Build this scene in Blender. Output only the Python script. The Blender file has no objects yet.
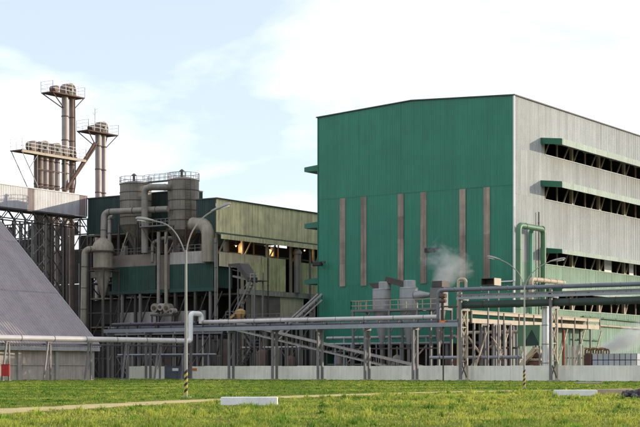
import bpy, math, random
import numpy as np
from mathutils import Vector, Matrix

random.seed(7)
rng = np.random.default_rng(11)
sc = bpy.context.scene
COL = sc.collection

# ---------------------------------------------------------------- camera
# World axes follow the plant's own grid: +X runs along the fronts, +Y into the depth of the site.
F, HZ, EYE = 1500.0, 369.0, 1.5          # focal length and horizon in photo pixels, eye height in metres
YAW = math.radians(34.5)
CY, SY = math.cos(YAW), math.sin(YAW)
cam_d = bpy.data.cameras.new('camera')
cam_d.sensor_width = 36.0
cam_d.lens = F / 640.0 * 36.0
cam_d.shift_y = (HZ - 213.5) / 640.0
cam_d.clip_start, cam_d.clip_end = 0.5, 20000.0
cam = bpy.data.objects.new('camera', cam_d)
cam.location = (0, 0, EYE)
cam.rotation_euler = (math.pi / 2, 0, YAW)
COL.objects.link(cam)
sc.camera = cam

# ---------------------------------------------------------------- light: very low sun from the right
SUN_EL = math.radians(10.5)
A_ = math.radians(-11.0)                  # seen from the camera: to the right, a little beyond the plant's front
sr, sd = math.cos(A_), -math.sin(A_)
SUN = Vector(((CY * sr - SY * sd) * math.cos(SUN_EL), (SY * sr + CY * sd) * math.cos(SUN_EL), math.sin(SUN_EL)))
sun_d = bpy.data.lights.new('sun', 'SUN')
sun_d.energy = 2.3
sun_d.angle = math.radians(0.6)
sun_d.color = (1.0, 0.87, 0.68)
sun = bpy.data.objects.new('sun', sun_d)
sun.rotation_euler = (-SUN).to_track_quat('-Z', 'Y').to_euler()
sun.location = (0, 0, 200)
COL.objects.link(sun)

w = bpy.data.worlds.new('World')
sc.world = w
w.use_nodes = True
nt = w.node_tree
nt.nodes.clear()
def wn(t, **k):
    n = nt.nodes.new(t)
    for a, b in k.items():
        setattr(n, a, b)
    return n
out = wn('ShaderNodeOutputWorld')
bg = wn('ShaderNodeBackground')
bg.inputs['Strength'].default_value = 0.15
sky = wn('ShaderNodeTexSky', sky_type='NISHITA', sun_disc=False)
sky.sun_elevation = SUN_EL
sky.sun_rotation = math.atan2(SUN.x, SUN.y)
sky.air_density, sky.dust_density, sky.ozone_density = 1.0, 0.6, 3.0
tc = wn('ShaderNodeTexCoord')
mp = wn('ShaderNodeMapping')
mp.inputs['Scale'].default_value = (1.0, 1.0, 3.4)
mp.inputs['Rotation'].default_value = (0.10, -0.06, 5.3)
no = wn('ShaderNodeTexNoise')
no.inputs['Scale'].default_value = 3.1
no.inputs['Detail'].default_value = 9.0
no.inputs['Roughness'].default_value = 0.52
no.inputs['Distortion'].default_value = 0.35
rp = wn('ShaderNodeValToRGB')
rp.color_ramp.elements[0].position, rp.color_ramp.elements[0].color = 0.43, (0.33, 0.33, 0.33, 1)
rp.color_ramp.elements[1].position, rp.color_ramp.elements[1].color = 0.69, (1, 1, 1, 1)
mx = wn('ShaderNodeMixRGB')
mx.inputs['Color2'].default_value = (7.3, 7.25, 7.6, 1)       # thin bright cloud
L = nt.links.new
L(tc.outputs['Generated'], mp.inputs['Vector'])
L(mp.outputs['Vector'], no.inputs['Vector'])
L(no.outputs['Fac'], rp.inputs['Fac'])
L(rp.outputs['Color'], mx.inputs['Fac'])
L(sky.outputs['Color'], mx.inputs['Color1'])
L(mx.outputs['Color'], bg.inputs['Color'])
L(bg.outputs['Background'], out.inputs['Surface'])

vs = sc.view_settings
vs.view_transform, vs.look, vs.exposure, vs.gamma = 'Standard', 'None', 0.62, 1.0
sc.cycles.max_bounces = 6
sc.cycles.volume_bounces = 1
sc.cycles.transparent_max_bounces = 12

# ---------------------------------------------------------------- photo pixel -> point on a known plane
def atY(px, py, Y):
    k = (px - 320.0) / F
    d = Y / (SY * k + CY)
    return Vector(((CY * k - SY) * d, Y, EYE + (HZ - py) / F * d))
def atX(px, py, X):
    k = (px - 320.0) / F
    d = X / (CY * k - SY)
    return Vector((X, (SY * k + CY) * d, EYE + (HZ - py) / F * d))
def atD(px, d, z=0.0):
    r = (px - 320.0) / F * d
    return Vector((CY * r - SY * d, SY * r + CY * d, z))
def atG(px, py):
    return atD(px, EYE * F / (py - HZ))
def xY(px, Y): return atY(px, 300, Y).x
def zY(px, py, Y): return atY(px, py, Y).z
RIGHT, AWAY = Vector((CY, SY, 0)), Vector((-SY, CY, 0))

# ---------------------------------------------------------------- materials
MATS = {}
def mat(name, col, rough=0.6, metal=0.0, var=0.12, dirt=0.0, dirt_col=(0.09, 0.06, 0.04), streak=0.0,
        rnd=0.0, scale=0.6, bump=0.0, spec=0.4):
    if name in MATS: return MATS[name]
    m = bpy.data.materials.new(name); m.use_nodes = True
    t = m.node_tree; N = t.nodes; K = t.links.new
    b = N['Principled BSDF']
    b.inputs['Roughness'].default_value = rough
    b.inputs['Metallic'].default_value = metal
    b.inputs['Specular IOR Level'].default_value = spec
    g = N.new('ShaderNodeNewGeometry')
    def noise(sx, sy, sz, s, det=6.0, r=0.6):
        mpn = N.new('ShaderNodeMapping'); mpn.inputs['Scale'].default_value = (sx, sy, sz)
        n = N.new('ShaderNodeTexNoise'); n.inputs['Scale'].default_value = s
        n.inputs['Detail'].default_value = det; n.inputs['Roughness'].default_value = r
        K(g.outputs['Position'], mpn.inputs['Vector']); K(mpn.outputs['Vector'], n.inputs['Vector'])
        return n.outputs['Fac']
    def rng_(v, a, c, lo, hi):
        r = N.new('ShaderNodeMapRange'); r.inputs[1].default_value = a; r.inputs[2].default_value = c
        r.inputs[3].default_value = lo; r.inputs[4].default_value = hi
        K(v, r.inputs[0]); return r.outputs[0]
    def mul(c, f):
        q = N.new('ShaderNodeMixRGB'); q.blend_type = 'MULTIPLY'; q.inputs[0].default_value = 1.0
        K(c, q.inputs[1]); K(f, q.inputs[2]); return q.outputs[0]
    rgb = N.new('ShaderNodeRGB'); rgb.outputs[0].default_value = (*col, 1)
    c = rgb.outputs[0]
    if var: c = mul(c, rng_(noise(1, 1, 1, scale), 0.3, 0.7, 1 - var, 1 + var))
    if rnd:
        oi = N.new('ShaderNodeObjectInfo')
        c = mul(c, rng_(oi.outputs['Random'], 0, 1, 1 - rnd, 1 + rnd))
    if streak:
        c = mul(c, rng_(noise(2.2, 2.2, 0.07, 1.3, 5.0, 0.65), 0.35, 0.65, 1 - streak, 1 + streak * 0.5))
    if dirt:
        q = N.new('ShaderNodeMixRGB')
        a = rng_(noise(1, 1, 0.45, 0.55, 9.0, 0.68), 0.62 - 0.28 * dirt, 0.86 - 0.28 * dirt, 0.0, min(1.0, 0.35 + dirt))
        K(a, q.inputs[0]); K(c, q.inputs[1]); q.inputs[2].default_value = (*dirt_col, 1)
        c = q.outputs[0]
    K(c, b.inputs['Base Color'])
    if bump:
        bp = N.new('ShaderNodeBump'); bp.inputs['Strength'].default_value = bump; bp.inputs['Distance'].default_value = 0.05
        K(noise(1, 1, 1, 6.0, 6.0), bp.inputs['Height']); K(bp.outputs['Normal'], b.inputs['Normal'])
    MATS[name] = m
    return m

GREEN = mat('green_sheet', (0.025, 0.195, 0.120), 0.42, 0, 0.10, streak=0.10, rnd=0.045, dirt=0.18, dirt_col=(0.04, 0.125, 0.08), scale=0.25)
GREEN_OLD = mat('old_green_sheet', (0.016, 0.055, 0.040), 0.6, 0, 0.18, streak=0.22, rnd=0.14, dirt=0.3, dirt_col=(0.035, 0.035, 0.03))
GREEN_DUSK = mat('dusty_green_sheet', (0.025, 0.052, 0.045), 0.7, 0, 0.18, streak=0.25, rnd=0.14, dirt=0.3, dirt_col=(0.03, 0.028, 0.025))
WHITE_SHEET = mat('grey_white_sheet', (0.395, 0.415, 0.40), 0.5, 0, 0.08, streak=0.2, rnd=0.10, dirt=0.14, dirt_col=(0.30, 0.29, 0.24))
PALE_GREEN = mat('pale_green_sheet', (0.27, 0.42, 0.29), 0.5, 0, 0.08, streak=0.2, rnd=0.10, dirt=0.14, dirt_col=(0.22, 0.27, 0.18))
CREAM_SHEET = mat('weathered_cream_sheet', (0.76, 0.67, 0.39), 0.6, 0, 0.15, streak=0.30, rnd=0.14, dirt=0.3, dirt_col=(0.16, 0.17, 0.10))
MOSS_SHEET = mat('mossy_cream_sheet', (0.62, 0.58, 0.31), 0.6, 0, 0.15, streak=0.30, rnd=0.14, dirt=0.3, dirt_col=(0.14, 0.17, 0.09))
GALV_SHEET = mat('galvanised_sheet', (0.42, 0.41, 0.42), 0.5, 0.15, 0.12, streak=0.14, rnd=0.07, dirt=0.22, dirt_col=(0.24, 0.19, 0.17))
ROOF_SHEET = mat('shed_roof_sheet', (0.285, 0.25, 0.25), 0.6, 0.1, 0.10, rnd=0.10, dirt=0.3, dirt_col=(0.20, 0.16, 0.15), scale=1.3)
BROWN_SHEET = mat('brown_sheet', (0.25, 0.185, 0.175), 0.6, 0, 0.15, streak=0.2)
CLEAR_STRIP = mat('translucent_strip', (0.27, 0.205, 0.155), 0.3, 0, 0.25, streak=0.35, rnd=0.25, dirt=0.3, dirt_col=(0.20, 0.21, 0.16))
TRIM_GREEN = mat('green_trim', (0.022, 0.145, 0.09), 0.4, 0, 0.1)
STEEL = mat('grey_painted_steel', (0.175, 0.165, 0.158), 0.5, 0.1, 0.15, dirt=0.25, dirt_col=(0.10, 0.075, 0.06))
DARK_STEEL = mat('dark_steel', (0.075, 0.065, 0.057), 0.6, 0.2, 0.2, dirt=0.3, dirt_col=(0.07, 0.045, 0.035))
OLD_RING = mat('dark_rust_ring', (0.085, 0.06, 0.05), 0.8, 0, 0.25)
DARK_CLAD = mat('shade_dark_sheet', (0.036, 0.031, 0.027), 0.8, 0, 0.2, rnd=0.2, dirt=0.2)  # near-black colour stands in for shade inside and behind the works
RUST = mat('rusty_steel', (0.13, 0.075, 0.055), 0.8, 0.0, 0.3, dirt=0.3, dirt_col=(0.07, 0.04, 0.03))
TAN_STEEL = mat('tan_painted_steel', (0.42, 0.35, 0.25), 0.6, 0, 0.15, dirt=0.25, dirt_col=(0.17, 0.09, 0.055))
CREAM_PAINT = mat('cream_paint', (0.48, 0.39, 0.275), 0.6, 0, 0.12, streak=0.1, dirt=0.2, dirt_col=(0.22, 0.14, 0.09))
SILO = mat('dusty_silo_metal', (0.215, 0.19, 0.155), 0.55, 0.25, 0.18, streak=0.3, dirt=0.42, dirt_col=(0.085, 0.065, 0.05))
DUCT = mat('dusty_duct_metal', (0.26, 0.235, 0.205), 0.55, 0.2, 0.15, streak=0.18, dirt=0.3, dirt_col=(0.09, 0.07, 0.055))
CYCL = mat('dusty_cyclone_metal', (0.30, 0.265, 0.20), 0.55, 0.2, 0.15, streak=0.2, dirt=0.32, dirt_col=(0.11, 0.08, 0.055))
GALV = mat('galvanised_metal', (0.33, 0.335, 0.34), 0.5, 0.3, 0.12, streak=0.12, dirt=0.12, dirt_col=(0.22, 0.2, 0.18))
STAIN = mat('stainless_metal', (0.62, 0.62, 0.60), 0.3, 0.6, 0.08, streak=0.1)
LEG_BROWN = mat('brown_leg_paint', (0.27, 0.20, 0.16), 0.6, 0.1, 0.2, streak=0.25, dirt=0.3, dirt_col=(0.13, 0.08, 0.06))
HEAD_BROWN = mat('brown_drive_paint', (0.17, 0.12, 0.10), 0.6, 0.1, 0.2, dirt=0.3)
STACK = mat('elevator_leg_metal', (0.35, 0.29, 0.265), 0.5, 0.2, 0.15, streak=0.2, dirt=0.25, dirt_col=(0.20, 0.11, 0.08))
PALE_PIPE = mat('pale_lagged_pipe', (0.54, 0.50, 0.49), 0.45, 0.1, 0.10, dirt=0.2, dirt_col=(0.27, 0.21, 0.19))
BLUE_PIPE = mat('blue_grey_steel', (0.29, 0.31, 0.335), 0.45, 0.1, 0.12, dirt=0.2, dirt_col=(0.13, 0.13, 0.14))
NAVY_PIPE = mat('slate_pipe', (0.15, 0.165, 0.195), 0.45, 0.1, 0.12, dirt=0.2, dirt_col=(0.07, 0.06, 0.06))
PLUM_PIPE = mat('plum_pipe', (0.085, 0.07, 0.095), 0.5, 0.1, 0.12, dirt=0.2, dirt_col=(0.10, 0.05, 0.04))
BOTTLE_PIPE = mat('bottle_green_pipe', (0.052, 0.078, 0.068), 0.5, 0, 0.12, dirt=0.25, dirt_col=(0.05, 0.045, 0.035))
GREEN_PIPE = mat('green_pipe', (0.085, 0.19, 0.10), 0.45, 0, 0.12, dirt=0.2, dirt_col=(0.14, 0.17, 0.09))
TEAL_PIPE = mat('teal_pipe', (0.12, 0.36, 0.24), 0.45, 0, 0.1)
RED_PAINT = mat('red_paint', (0.42, 0.025, 0.02), 0.5, 0, 0.15, dirt=0.12)
WHITE_PAINT = mat('white_paint', (0.74, 0.74, 0.72), 0.5, 0, 0.08, dirt=0.12, dirt_col=(0.4, 0.36, 0.3))
CREAM_WALL = mat('cream_and_sunlit_wall', (0.66, 0.56, 0.38), 0.8, 0, 0.12, streak=0.3, dirt=0.3, dirt_col=(0.30, 0.24, 0.15))  # cream of the low sheets; on the concrete wall it replaces sunlight
YELLOW = mat('hazard_yellow', (0.50, 0.36, 0.06), 0.55, 0, 0.1)
BLACK = mat('black_paint', (0.02, 0.02, 0.02), 0.55, 0, 0.1)
CONC = mat('cream_concrete', (0.42, 0.38, 0.32), 0.85, 0, 0.15, streak=0.25, dirt=0.3, dirt_col=(0.19, 0.155, 0.12), bump=0.2)
CONC_GREY = mat('grey_concrete', (0.40, 0.37, 0.335), 0.9, 0, 0.15, streak=0.2, dirt=0.25, dirt_col=(0.20, 0.15, 0.125), bump=0.2)
CONC_DARK = mat('dusty_concrete', (0.22, 0.185, 0.155), 0.9, 0, 0.2, dirt=0.3, dirt_col=(0.08, 0.065, 0.055), bump=0.2)
SHED_WALL = mat('shed_wall_concrete', (0.42, 0.36, 0.32), 0.9, 0, 0.12, streak=0.2, rnd=0.06, dirt=0.3, dirt_col=(0.22, 0.15, 0.13), bump=0.2)
WALL_WHITE = mat('limewashed_concrete', (0.84, 0.81, 0.70), 0.85, 0, 0.08, streak=0.12, rnd=0.03, dirt=0.20, dirt_col=(0.36, 0.36, 0.25), bump=0.2)
BLOCK_WHITE = mat('whitewashed_block', (0.78, 0.77, 0.75), 0.8, 0, 0.10, dirt=0.34, dirt_col=(0.42, 0.36, 0.30), bump=0.2, scale=2)
BLOCK_TAN = mat('earth_stained_block', (0.44, 0.33, 0.24), 0.9, 0, 0.15, dirt=0.35, dirt_col=(0.24, 0.16, 0.11), bump=0.3, scale=2)
RUBBLE = mat('dark_rubble', (0.085, 0.075, 0.085), 0.85, 0, 0.25, rnd=0.4, dirt=0.2, dirt_col=(0.2, 0.17, 0.16), bump=0.4, scale=3)
PANEL_GREY = mat('grey_tank_panel', (0.36, 0.385, 0.40), 0.5, 0, 0.08, rnd=0.10, dirt=0.15, dirt_col=(0.2, 0.2, 0.2))
SIGN_BLUE = mat('slate_gate_paint', (0.10, 0.105, 0.14), 0.6, 0, 0.1, dirt=0.15)
SIGN_WHITE = mat('sign_white', (0.75, 0.76, 0.78), 0.5, 0, 0.05)
ORANGE = mat('orange_paint', (0.62, 0.19, 0.04), 0.55, 0, 0.12, dirt=0.1)
ORANGE_DIRT = mat('ochre_machine_paint', (0.42, 0.26, 0.09), 0.6, 0, 0.2, dirt=0.25)
LAMP_GREY = mat('lamp_post_paint', (0.29, 0.28, 0.26), 0.5, 0.15, 0.1, dirt=0.15, dirt_col=(0.32, 0.29, 0.25))
LENS = mat('lamp_lens', (0.66, 0.66, 0.62), 0.2, 0, 0.0)
ASPHALT = mat('yard_asphalt', (0.085, 0.08, 0.075), 0.9, 0, 0.25, dirt=0.3, dirt_col=(0.16, 0.12, 0.09), bump=0.2)
PATH_DIRT = mat('trodden_dirt', (0.54, 0.44, 0.22), 0.95, 0, 0.18, spec=0.0, dirt=0.12, dirt_col=(0.30, 0.25, 0.12), bump=0.5, scale=0.8)

# ---------------------------------------------------------------- mesh builder
ORG = {}
class MB:
    def __init__(s): s.v, s.f = [], []
    def add(s, vs, fs):
        b = len(s.v); s.v += [Vector(p) for p in vs]; s.f += [tuple(i + b for i in q) for q in fs]; return s
    def box(s, x0, x1, y0, y1, z0, z1):
        return s.add([(x0,y0,z0),(x1,y0,z0),(x1,y1,z0),(x0,y1,z0),(x0,y0,z1),(x1,y0,z1),(x1,y1,z1),(x0,y1,z1)],
                     [(0,3,2,1),(4,5,6,7),(0,1,5,4),(1,2,6,5),(2,3,7,6),(3,0,4,7)])
    def beam(s, p, q, a=0.2, b=None, roll=None):
        p, q = Vector(p), Vector(q); b = a if b is None else b
        t = (q - p).normalized()
        u = Vector((0,0,1)) if abs(t.z) < 0.95 else Vector((1,0,0))
        n = t.cross(u).normalized(); u = n.cross(t).normalized()
        n *= a / 2; u *= b / 2
        vs = [c + i * n + j * u for c in (p, q) for i, j in ((-1,-1),(1,-1),(1,1),(-1,1))]
        return s.add(vs, [(0,3,2,1),(4,5,6,7),(0,1,5,4),(1,2,6,5),(2,3,7,6),(3,0,4,7)])
    def tube(s, pts, r, n=12, cap=True):
        pts = [Vector(p) for p in pts]
        rs = r if isinstance(r, (list, tuple)) else [r] * len(pts)
        T = []
        for i in range(len(pts)):
            a = pts[max(i-1, 0)]; b = pts[min(i+1, len(pts)-1)]
            T.append((b - a).normalized())
        u = Vector((0,0,1)) if abs(T[0].z) < 0.9 else Vector((1,0,0))
        nrm = T[0].cross(u).normalized()
        vs, fs = [], []
        for i, p in enumerate(pts):
            if i: 
                nrm = (nrm - T[i] * nrm.dot(T[i])).normalized()
            bn = T[i].cross(nrm)
            for k in range(n):
                a = 2 * math.pi * k / n
                vs.append(p + (nrm * math.cos(a) + bn * math.sin(a)) * rs[i])
        for i in range(len(pts) - 1):
            for k in range(n):
                fs.append((i*n+k, i*n+(k+1) % n, (i+1)*n+(k+1) % n, (i+1)*n+k))
        if cap:
            fs.append(tuple(range(n-1, -1, -1))); fs.append(tuple((len(pts)-1)*n + k for k in range(n)))
        return s.add(vs, fs)
    def lathe(s, cx, cy, prof, n=28):
        vs, fs = [], []
        for r, z in prof:
            for k in range(n):
                a = 2 * math.pi * k / n
                vs.append((cx + r * math.cos(a), cy + r * math.sin(a), z))
        m = len(prof)
        for i in range(m - 1):
            for k in range(n):
                fs.append((i*n+k, i*n+(k+1) % n, (i+1)*n+(k+1) % n, (i+1)*n+k))
        fs.append(tuple(range(n-1, -1, -1))); fs.append(tuple((m-1)*n + k for k in range(n)))
        return s.add(vs, fs)
    def prism(s, poly, ex):
        poly = [Vector(p) for p in poly]; ex = Vector(ex); n = len(poly)
        return s.add(poly + [p + ex for p in poly],
                     [tuple(range(n-1, -1, -1)), tuple(range(n, 2*n))] + [(i, (i+1) % n, n+(i+1) % n, n+i) for i in range(n)])
    def rail(s, pts, h=1.1, step=1.6, r=0.035, mids=(0.55,)):
        for a, b in zip(pts[:-1], pts[1:]):
            a, b = Vector(a), Vector(b)
            up = Vector((0, 0, 1))
            for k in (h,) + tuple(mids):
                s.beam(a + up * k, b + up * k, 2 * r)
            n = max(1, int(round((b - a).length / step)))
            for i in range(n + 1):
                c = a.lerp(b, i / n)
                s.beam(c, c + up * h, 2 * r)
        return s
    def build(s, name, m, parent=None, smooth=False, bevel=0.0):
        me = bpy.data.meshes.new(name)
        if parent is not None: o0 = ORG[parent.name]
        else:
            lo = [min(p[i] for p in s.v) for i in range(3)]; hi = [max(p[i] for p in s.v) for i in range(3)]
            o0 = Vector(((lo[0]+hi[0])/2, (lo[1]+hi[1])/2, lo[2]))
        me.from_pydata([p - o0 for p in s.v], [], s.f)
        me.materials.append(m)
        me.validate(); me.update()
        if smooth:
            me.shade_smooth(); me.set_sharp_from_angle(angle=math.radians(38))
        ob = bpy.data.objects.new(name, me); COL.objects.link(ob)
        if parent is not None: ob.parent = parent
        else: ob.location = o0
        ORG[ob.name] = o0
        if bevel:
            bv = ob.modifiers.new('bevel', 'BEVEL'); bv.width = bevel; bv.segments = 2; bv.limit_method = 'ANGLE'
        return ob

def thing(name, loc, label, cat, group=None):
    o = bpy.data.objects.new(name, None); COL.objects.link(o)
    o.empty_display_size = 0.5
    o.location = loc; ORG[o.name] = Vector(loc)
    return tag(o, label, cat, group)
def tag(o, label, cat, group=None):
    o['label'] = label; o['category'] = cat
    if group: o['group'] = group
    return o
def fillet(pts, r, seg=6):
    pts = [Vector(p) for p in pts]; out = [pts[0]]
    for i in range(1, len(pts) - 1):
        a, b, c = pts[i-1], pts[i], pts[i+1]
        u, v = (a - b), (c - b)
        rr = min(r, u.length * 0.49, v.length * 0.49)
        p, q = b + u.normalized() * rr, b + v.normalized() * rr
        for k in range(seg + 1):
            t = k / seg
            out.append((1-t)**2 * p + 2*t*(1-t) * b + t*t * q)
    out.append(pts[-1]); return out
def flanges(pts, r, every, parent, m, start=0.0, w=0.12, name='flange'):
    """raised joint bands along a straight or bent run"""
    pts = [Vector(p) for p in pts]; acc = start
    for a, b in zip(pts[:-1], pts[1:]):
        ln = (b - a).length
        while acc < ln:
            c = a.lerp(b, acc / ln); t = (b - a).normalized()
            MB().tube([c - t * w / 2, c + t * w / 2], r, 14).build(name, m, parent, True)
            acc += every
        acc -= ln

# corrugated sheet: local x = width, z = height, outward = -y; objects share the mesh
SHEETS = {}
def sheet_mesh(wd, h, m, pitch=0.4, dep=0.06, h2=None):
    key = (round(wd, 3), round(h, 3), m.name, pitch, h2)
    if key in SHEETS: return SHEETS[key]
    n = max(1, int(round(wd / pitch))); p = wd / n
    xs, ys = [], []
    for i in range(n):
        for fx, fy in ((0, 0), (0.52, 0), (0.66, -1), (0.86, -1)):
            xs.append((i + fx) * p); ys.append(fy * dep)
    xs.append(wd); ys.append(0)
    vs, fs = [], []
    for x, y in zip(xs, ys):
        top = h if h2 is None else h + (h2 - h) * x / wd
        vs += [(x, y, 0), (x, y, top)]
    for i in range(len(xs) - 1):
        fs.append((2*i, 2*i+2, 2*i+3, 2*i+1))
    me = bpy.data.meshes.new('sheet'); me.from_pydata(vs, [], fs); me.materials.append(m); me.update()
    SHEETS[key] = me
    return me
def sheet(parent, loc, rot, wd, h, m, pitch=0.4, dep=0.06, h2=None, name='wall_sheet', jit=0.012):
    o = bpy.data.objects.new(name, sheet_mesh(wd, h, m, pitch, dep, h2)); COL.objects.link(o)
    j = random.uniform(-jit, jit)
    n = Vector((math.sin(rot), -math.cos(rot), 0))
    o.parent = parent; o.location = Vector(loc) + n * j - ORG[parent.name]
    o.rotation_euler = (0, 0, rot)
    return o
def front_sheets(parent, x0, x1, Y, z0, z1, m, wd=2.0, **k):
    n = max(1, int(round((x1 - x0) / wd))); w_ = (x1 - x0) / n
    for i in range(n): sheet(parent, (x0 + i * w_, Y, z0), 0, w_, z1 - z0, m, **k)
def right_sheets(parent, X, y0, y1, z0, z1, m, wd=2.0, par=None, **k):
    parent = par or parent
    n = max(1, int(round((y1 - y0) / wd))); w_ = (y1 - y0) / n
    for i in range(n): sheet(parent, (X, y0 + i * w_, z0), math.pi / 2, w_, z1 - z0, m, **k)
def left_sheets(parent, X, y0, y1, z0, z1, m, wd=2.0, **k):
    n = max(1, int(round((y1 - y0) / wd))); w_ = (y1 - y0) / n
    for i in range(n): sheet(parent, (X, y0 + (i + 1) * w_, z0), -math.pi / 2, w_, z1 - z0, m, **k)
# ================================================================ ground
YW = 171.0            # boundary wall
YR0, YR1 = 168.7, 169.7   # pipe rack columns
YG = 193.0            # front of the green building
XR = -98.9            # its sunlit side
XL = xY(318, YG)
YE = 263.64            # its far end
def struct(o): o['kind'] = 'structure'; return o

gm = bpy.data.materials.new('turf_soil'); gm.use_nodes = True
t = gm.node_tree; b = t.nodes['Principled BSDF']; b.inputs['Roughness'].default_value = 1.0; b.inputs['Specular IOR Level'].default_value = 0.0
g_ = t.nodes.new('ShaderNodeNewGeometry'); n_ = t.nodes.new('ShaderNodeTexNoise'); n_.inputs['Scale'].default_value = 0.35; n_.inputs['Detail'].default_value = 10
r_ = t.nodes.new('ShaderNodeValToRGB')
r_.color_ramp.elements[0].position, r_.color_ramp.elements[0].color = 0.35, (0.085, 0.120, 0.026, 1)
r_.color_ramp.elements[1].position, r_.color_ramp.elements[1].color = 0.70, (0.20, 0.19, 0.055, 1)
t.links.new(g_.outputs['Position'], n_.inputs['Vector']); t.links.new(n_.outputs['Fac'], r_.inputs['Fac']); t.links.new(r_.outputs['Color'], b.inputs['Base Color'])
mb = MB(); mb.add([(-6000, -6000, 0), (6000, -6000, 0), (6000, 6000, 0), (-6000, 6000, 0)], [(0, 1, 2, 3)])
struct(mb.build('ground', gm))
mb = MB(); mb.add([(-420, YW + 0.3, 0.004), (60, YW + 0.3, 0.004), (60, 420, 0.004), (-420, 420, 0.004)], [(0, 1, 2, 3)])
struct(mb.build('yard', ASPHALT))

# trodden path across the grass
PATH = [(-60, 414.5, 1.9), (0, 411, 1.8), (60, 408, 1.6), (120, 404.6, 1.6), (180, 401.4, 1.3), (230, 399.3, 1.1), (280, 397.2, 1.5), (340, 395, 1.3), (400, 393.2, 1.1),
        (450, 392, 1.3), (500, 391.0, 1.6), (527, 390.6, 1.2), (560, 390.2, 0.9), (600, 389.6, 1.2), (660, 388.8, 2.0), (720, 388, 2.0)]
pp = []
for a, q in zip(PATH[:-1], PATH[1:]):
    for i in range(10):
        f = i / 10
        pp.append((a[0] + (q[0]-a[0])*f, a[1] + (q[1]-a[1])*f, a[2] + (q[2]-a[2])*f))
pts = [(atG(x, y), wd * random.uniform(0.72, 1.2)) for x, y, wd in pp]
PATHPTS = [(p.x, p.y, wd) for p, wd in pts]
vs, fs = [], []
for i, (p, wd) in enumerate(pts):
    a = pts[max(i-1, 0)][0]; c = pts[min(i+1, len(pts)-1)][0]
    tdir = (c - a).normalized(); n = Vector((-tdir.y, tdir.x, 0))
    vs += [p + n * wd + Vector((0, 0, 0.005)), p + n * wd * 0.4 + Vector((0, 0, 0.03)), p - n * wd * 0.4 + Vector((0, 0, 0.03)), p - n * wd + Vector((0, 0, 0.005))]
for i in range(len(pts) - 1):
    for k in range(3):
        fs.append((4*i+k, 4*i+k+1, 4*i+k+5, 4*i+k+4))
mb = MB(); mb.add(vs, fs); struct(mb.build('path', PATH_DIRT))

# ================================================================ boundary wall
x0 = xY(129, YW); x1 = xY(700, YW)
bw = thing('boundary_wall', ((x0 + x1) / 2, YW, 0), 'long low whitewashed concrete wall at the edge of the grass', 'wall')
xg0, xg1 = xY(165.5, YW), xY(189, YW)
def panels(a, c, m=WALL_WHITE):
    n = max(1, int(round((c - a) / 2.75))); w_ = (c - a) / n
    for i in range(n):
        MB().box(a + i*w_ + 0.008, a + (i+1)*w_ - 0.008, YW + random.uniform(-0.006, 0.006), YW + 0.14, 0, 1.93 + random.uniform(-0.03, 0.03)).build('wall_panel', m, bw, bevel=0.006)
        if i: MB().box(a + i*w_ - 0.10, a + i*w_ + 0.10, YW + 0.1405, YW + 0.30, 0, 1.9).build('wall_post', m, bw)
panels(x0, xg0 - 0.1); panels(xg1 + 0.1, x1)
gt = thing('yard_gate', ((xg0 + xg1) / 2, YW, 0), 'slate grey sheet gate with small white notice in the low wall', 'gate')
for i in range(2):
    w_ = (xg1 - xg0) / 2
    lf = MB().box(xg0 + i*w_ + 0.04, xg0 + (i+1)*w_ - 0.04, YW + 0.02, YW + 0.08, 0.06, 1.95).build('gate_leaf', SIGN_BLUE, gt)
    fr = MB()
    for z in (0.06, 1.0, 1.86): fr.box(xg0 + i*w_ + 0.06, xg0 + (i+1)*w_ - 0.06, YW - 0.02, YW + 0.018, z, z + 0.09)
    fr.build('gate_frame', SIGN_BLUE, lf)
MB().box(xg0 + w_ - 0.9, xg0 + w_ + 0.25, YW - 0.045, YW - 0.025, 1.22, 1.62).build('notice', SIGN_WHITE, gt)
for x in (xg0 - 0.08, xg1 + 0.08): MB().box(x - 0.075, x + 0.075, YW - 0.05, YW + 0.2, 0, 2.05).build('gate_post', STEEL, gt)
ox = xY(194.5, YW)
os_ = MB().box(ox - 0.45, ox + 0.45, YW - 0.05, YW - 0.02, 1.25, 1.62).build('warning_board', ORANGE)
tag(os_, 'small orange warning board fixed on the low wall beside the gate', 'sign')

# ================================================================ green building
gb = thing('factory_building', ((XL + XR) / 2, (YG + YE) / 2, 0), 'tall green sheet-clad factory block with a grey-white side of open floors', 'building')
ZE, ZR, XM = 40.75, 41.65, (XL + XR) / 2
def ztop(x): return ZE + (ZR - ZE) * (1 - abs(x - XM) / ((XR - XL) / 2))
n = 18; w_ = (XR - XL) / n
for i in range(n):
    xa, xb = XL + i*w_, XL + (i+1)*w_
    sheet(gb, (xa, YG, 28.0), 0, w_, ztop(xa) - 28.0, GREEN, h2=ztop(xb) - 28.0, dep=0.035)
    sheet(gb, (xa, YG + 0.022, 14.4), 0, w_, 13.62, GREEN, dep=0.035)
    zb_ = 5.3 if i < 13 else 8.3
    sheet(gb, (xa, YG + 0.045, zb_), 0, w_, 14.45 - zb_, GREEN, dep=0.035)
MB().box(XL - 0.05, XR, YG - 0.05, YG - 0.04, 27.94, 28.02).build('lap_flashing', GREEN, gb)
# clear strips, each of four sheets
for px in (342.8, 363.9, 401.0, 423.7, 462.8, 487.0):
    xc = xY(px, YG)
    for k in range(4):
        o = sheet(gb, (xc - 0.52, YG - 0.085 - 0.006 * k, 27.85 - (k + 1) * 3.4), 0, 1.04, 3.42, CLEAR_STRIP, pitch=0.26, dep=0.03, name='skylight_sheet', jit=0.003)
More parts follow.
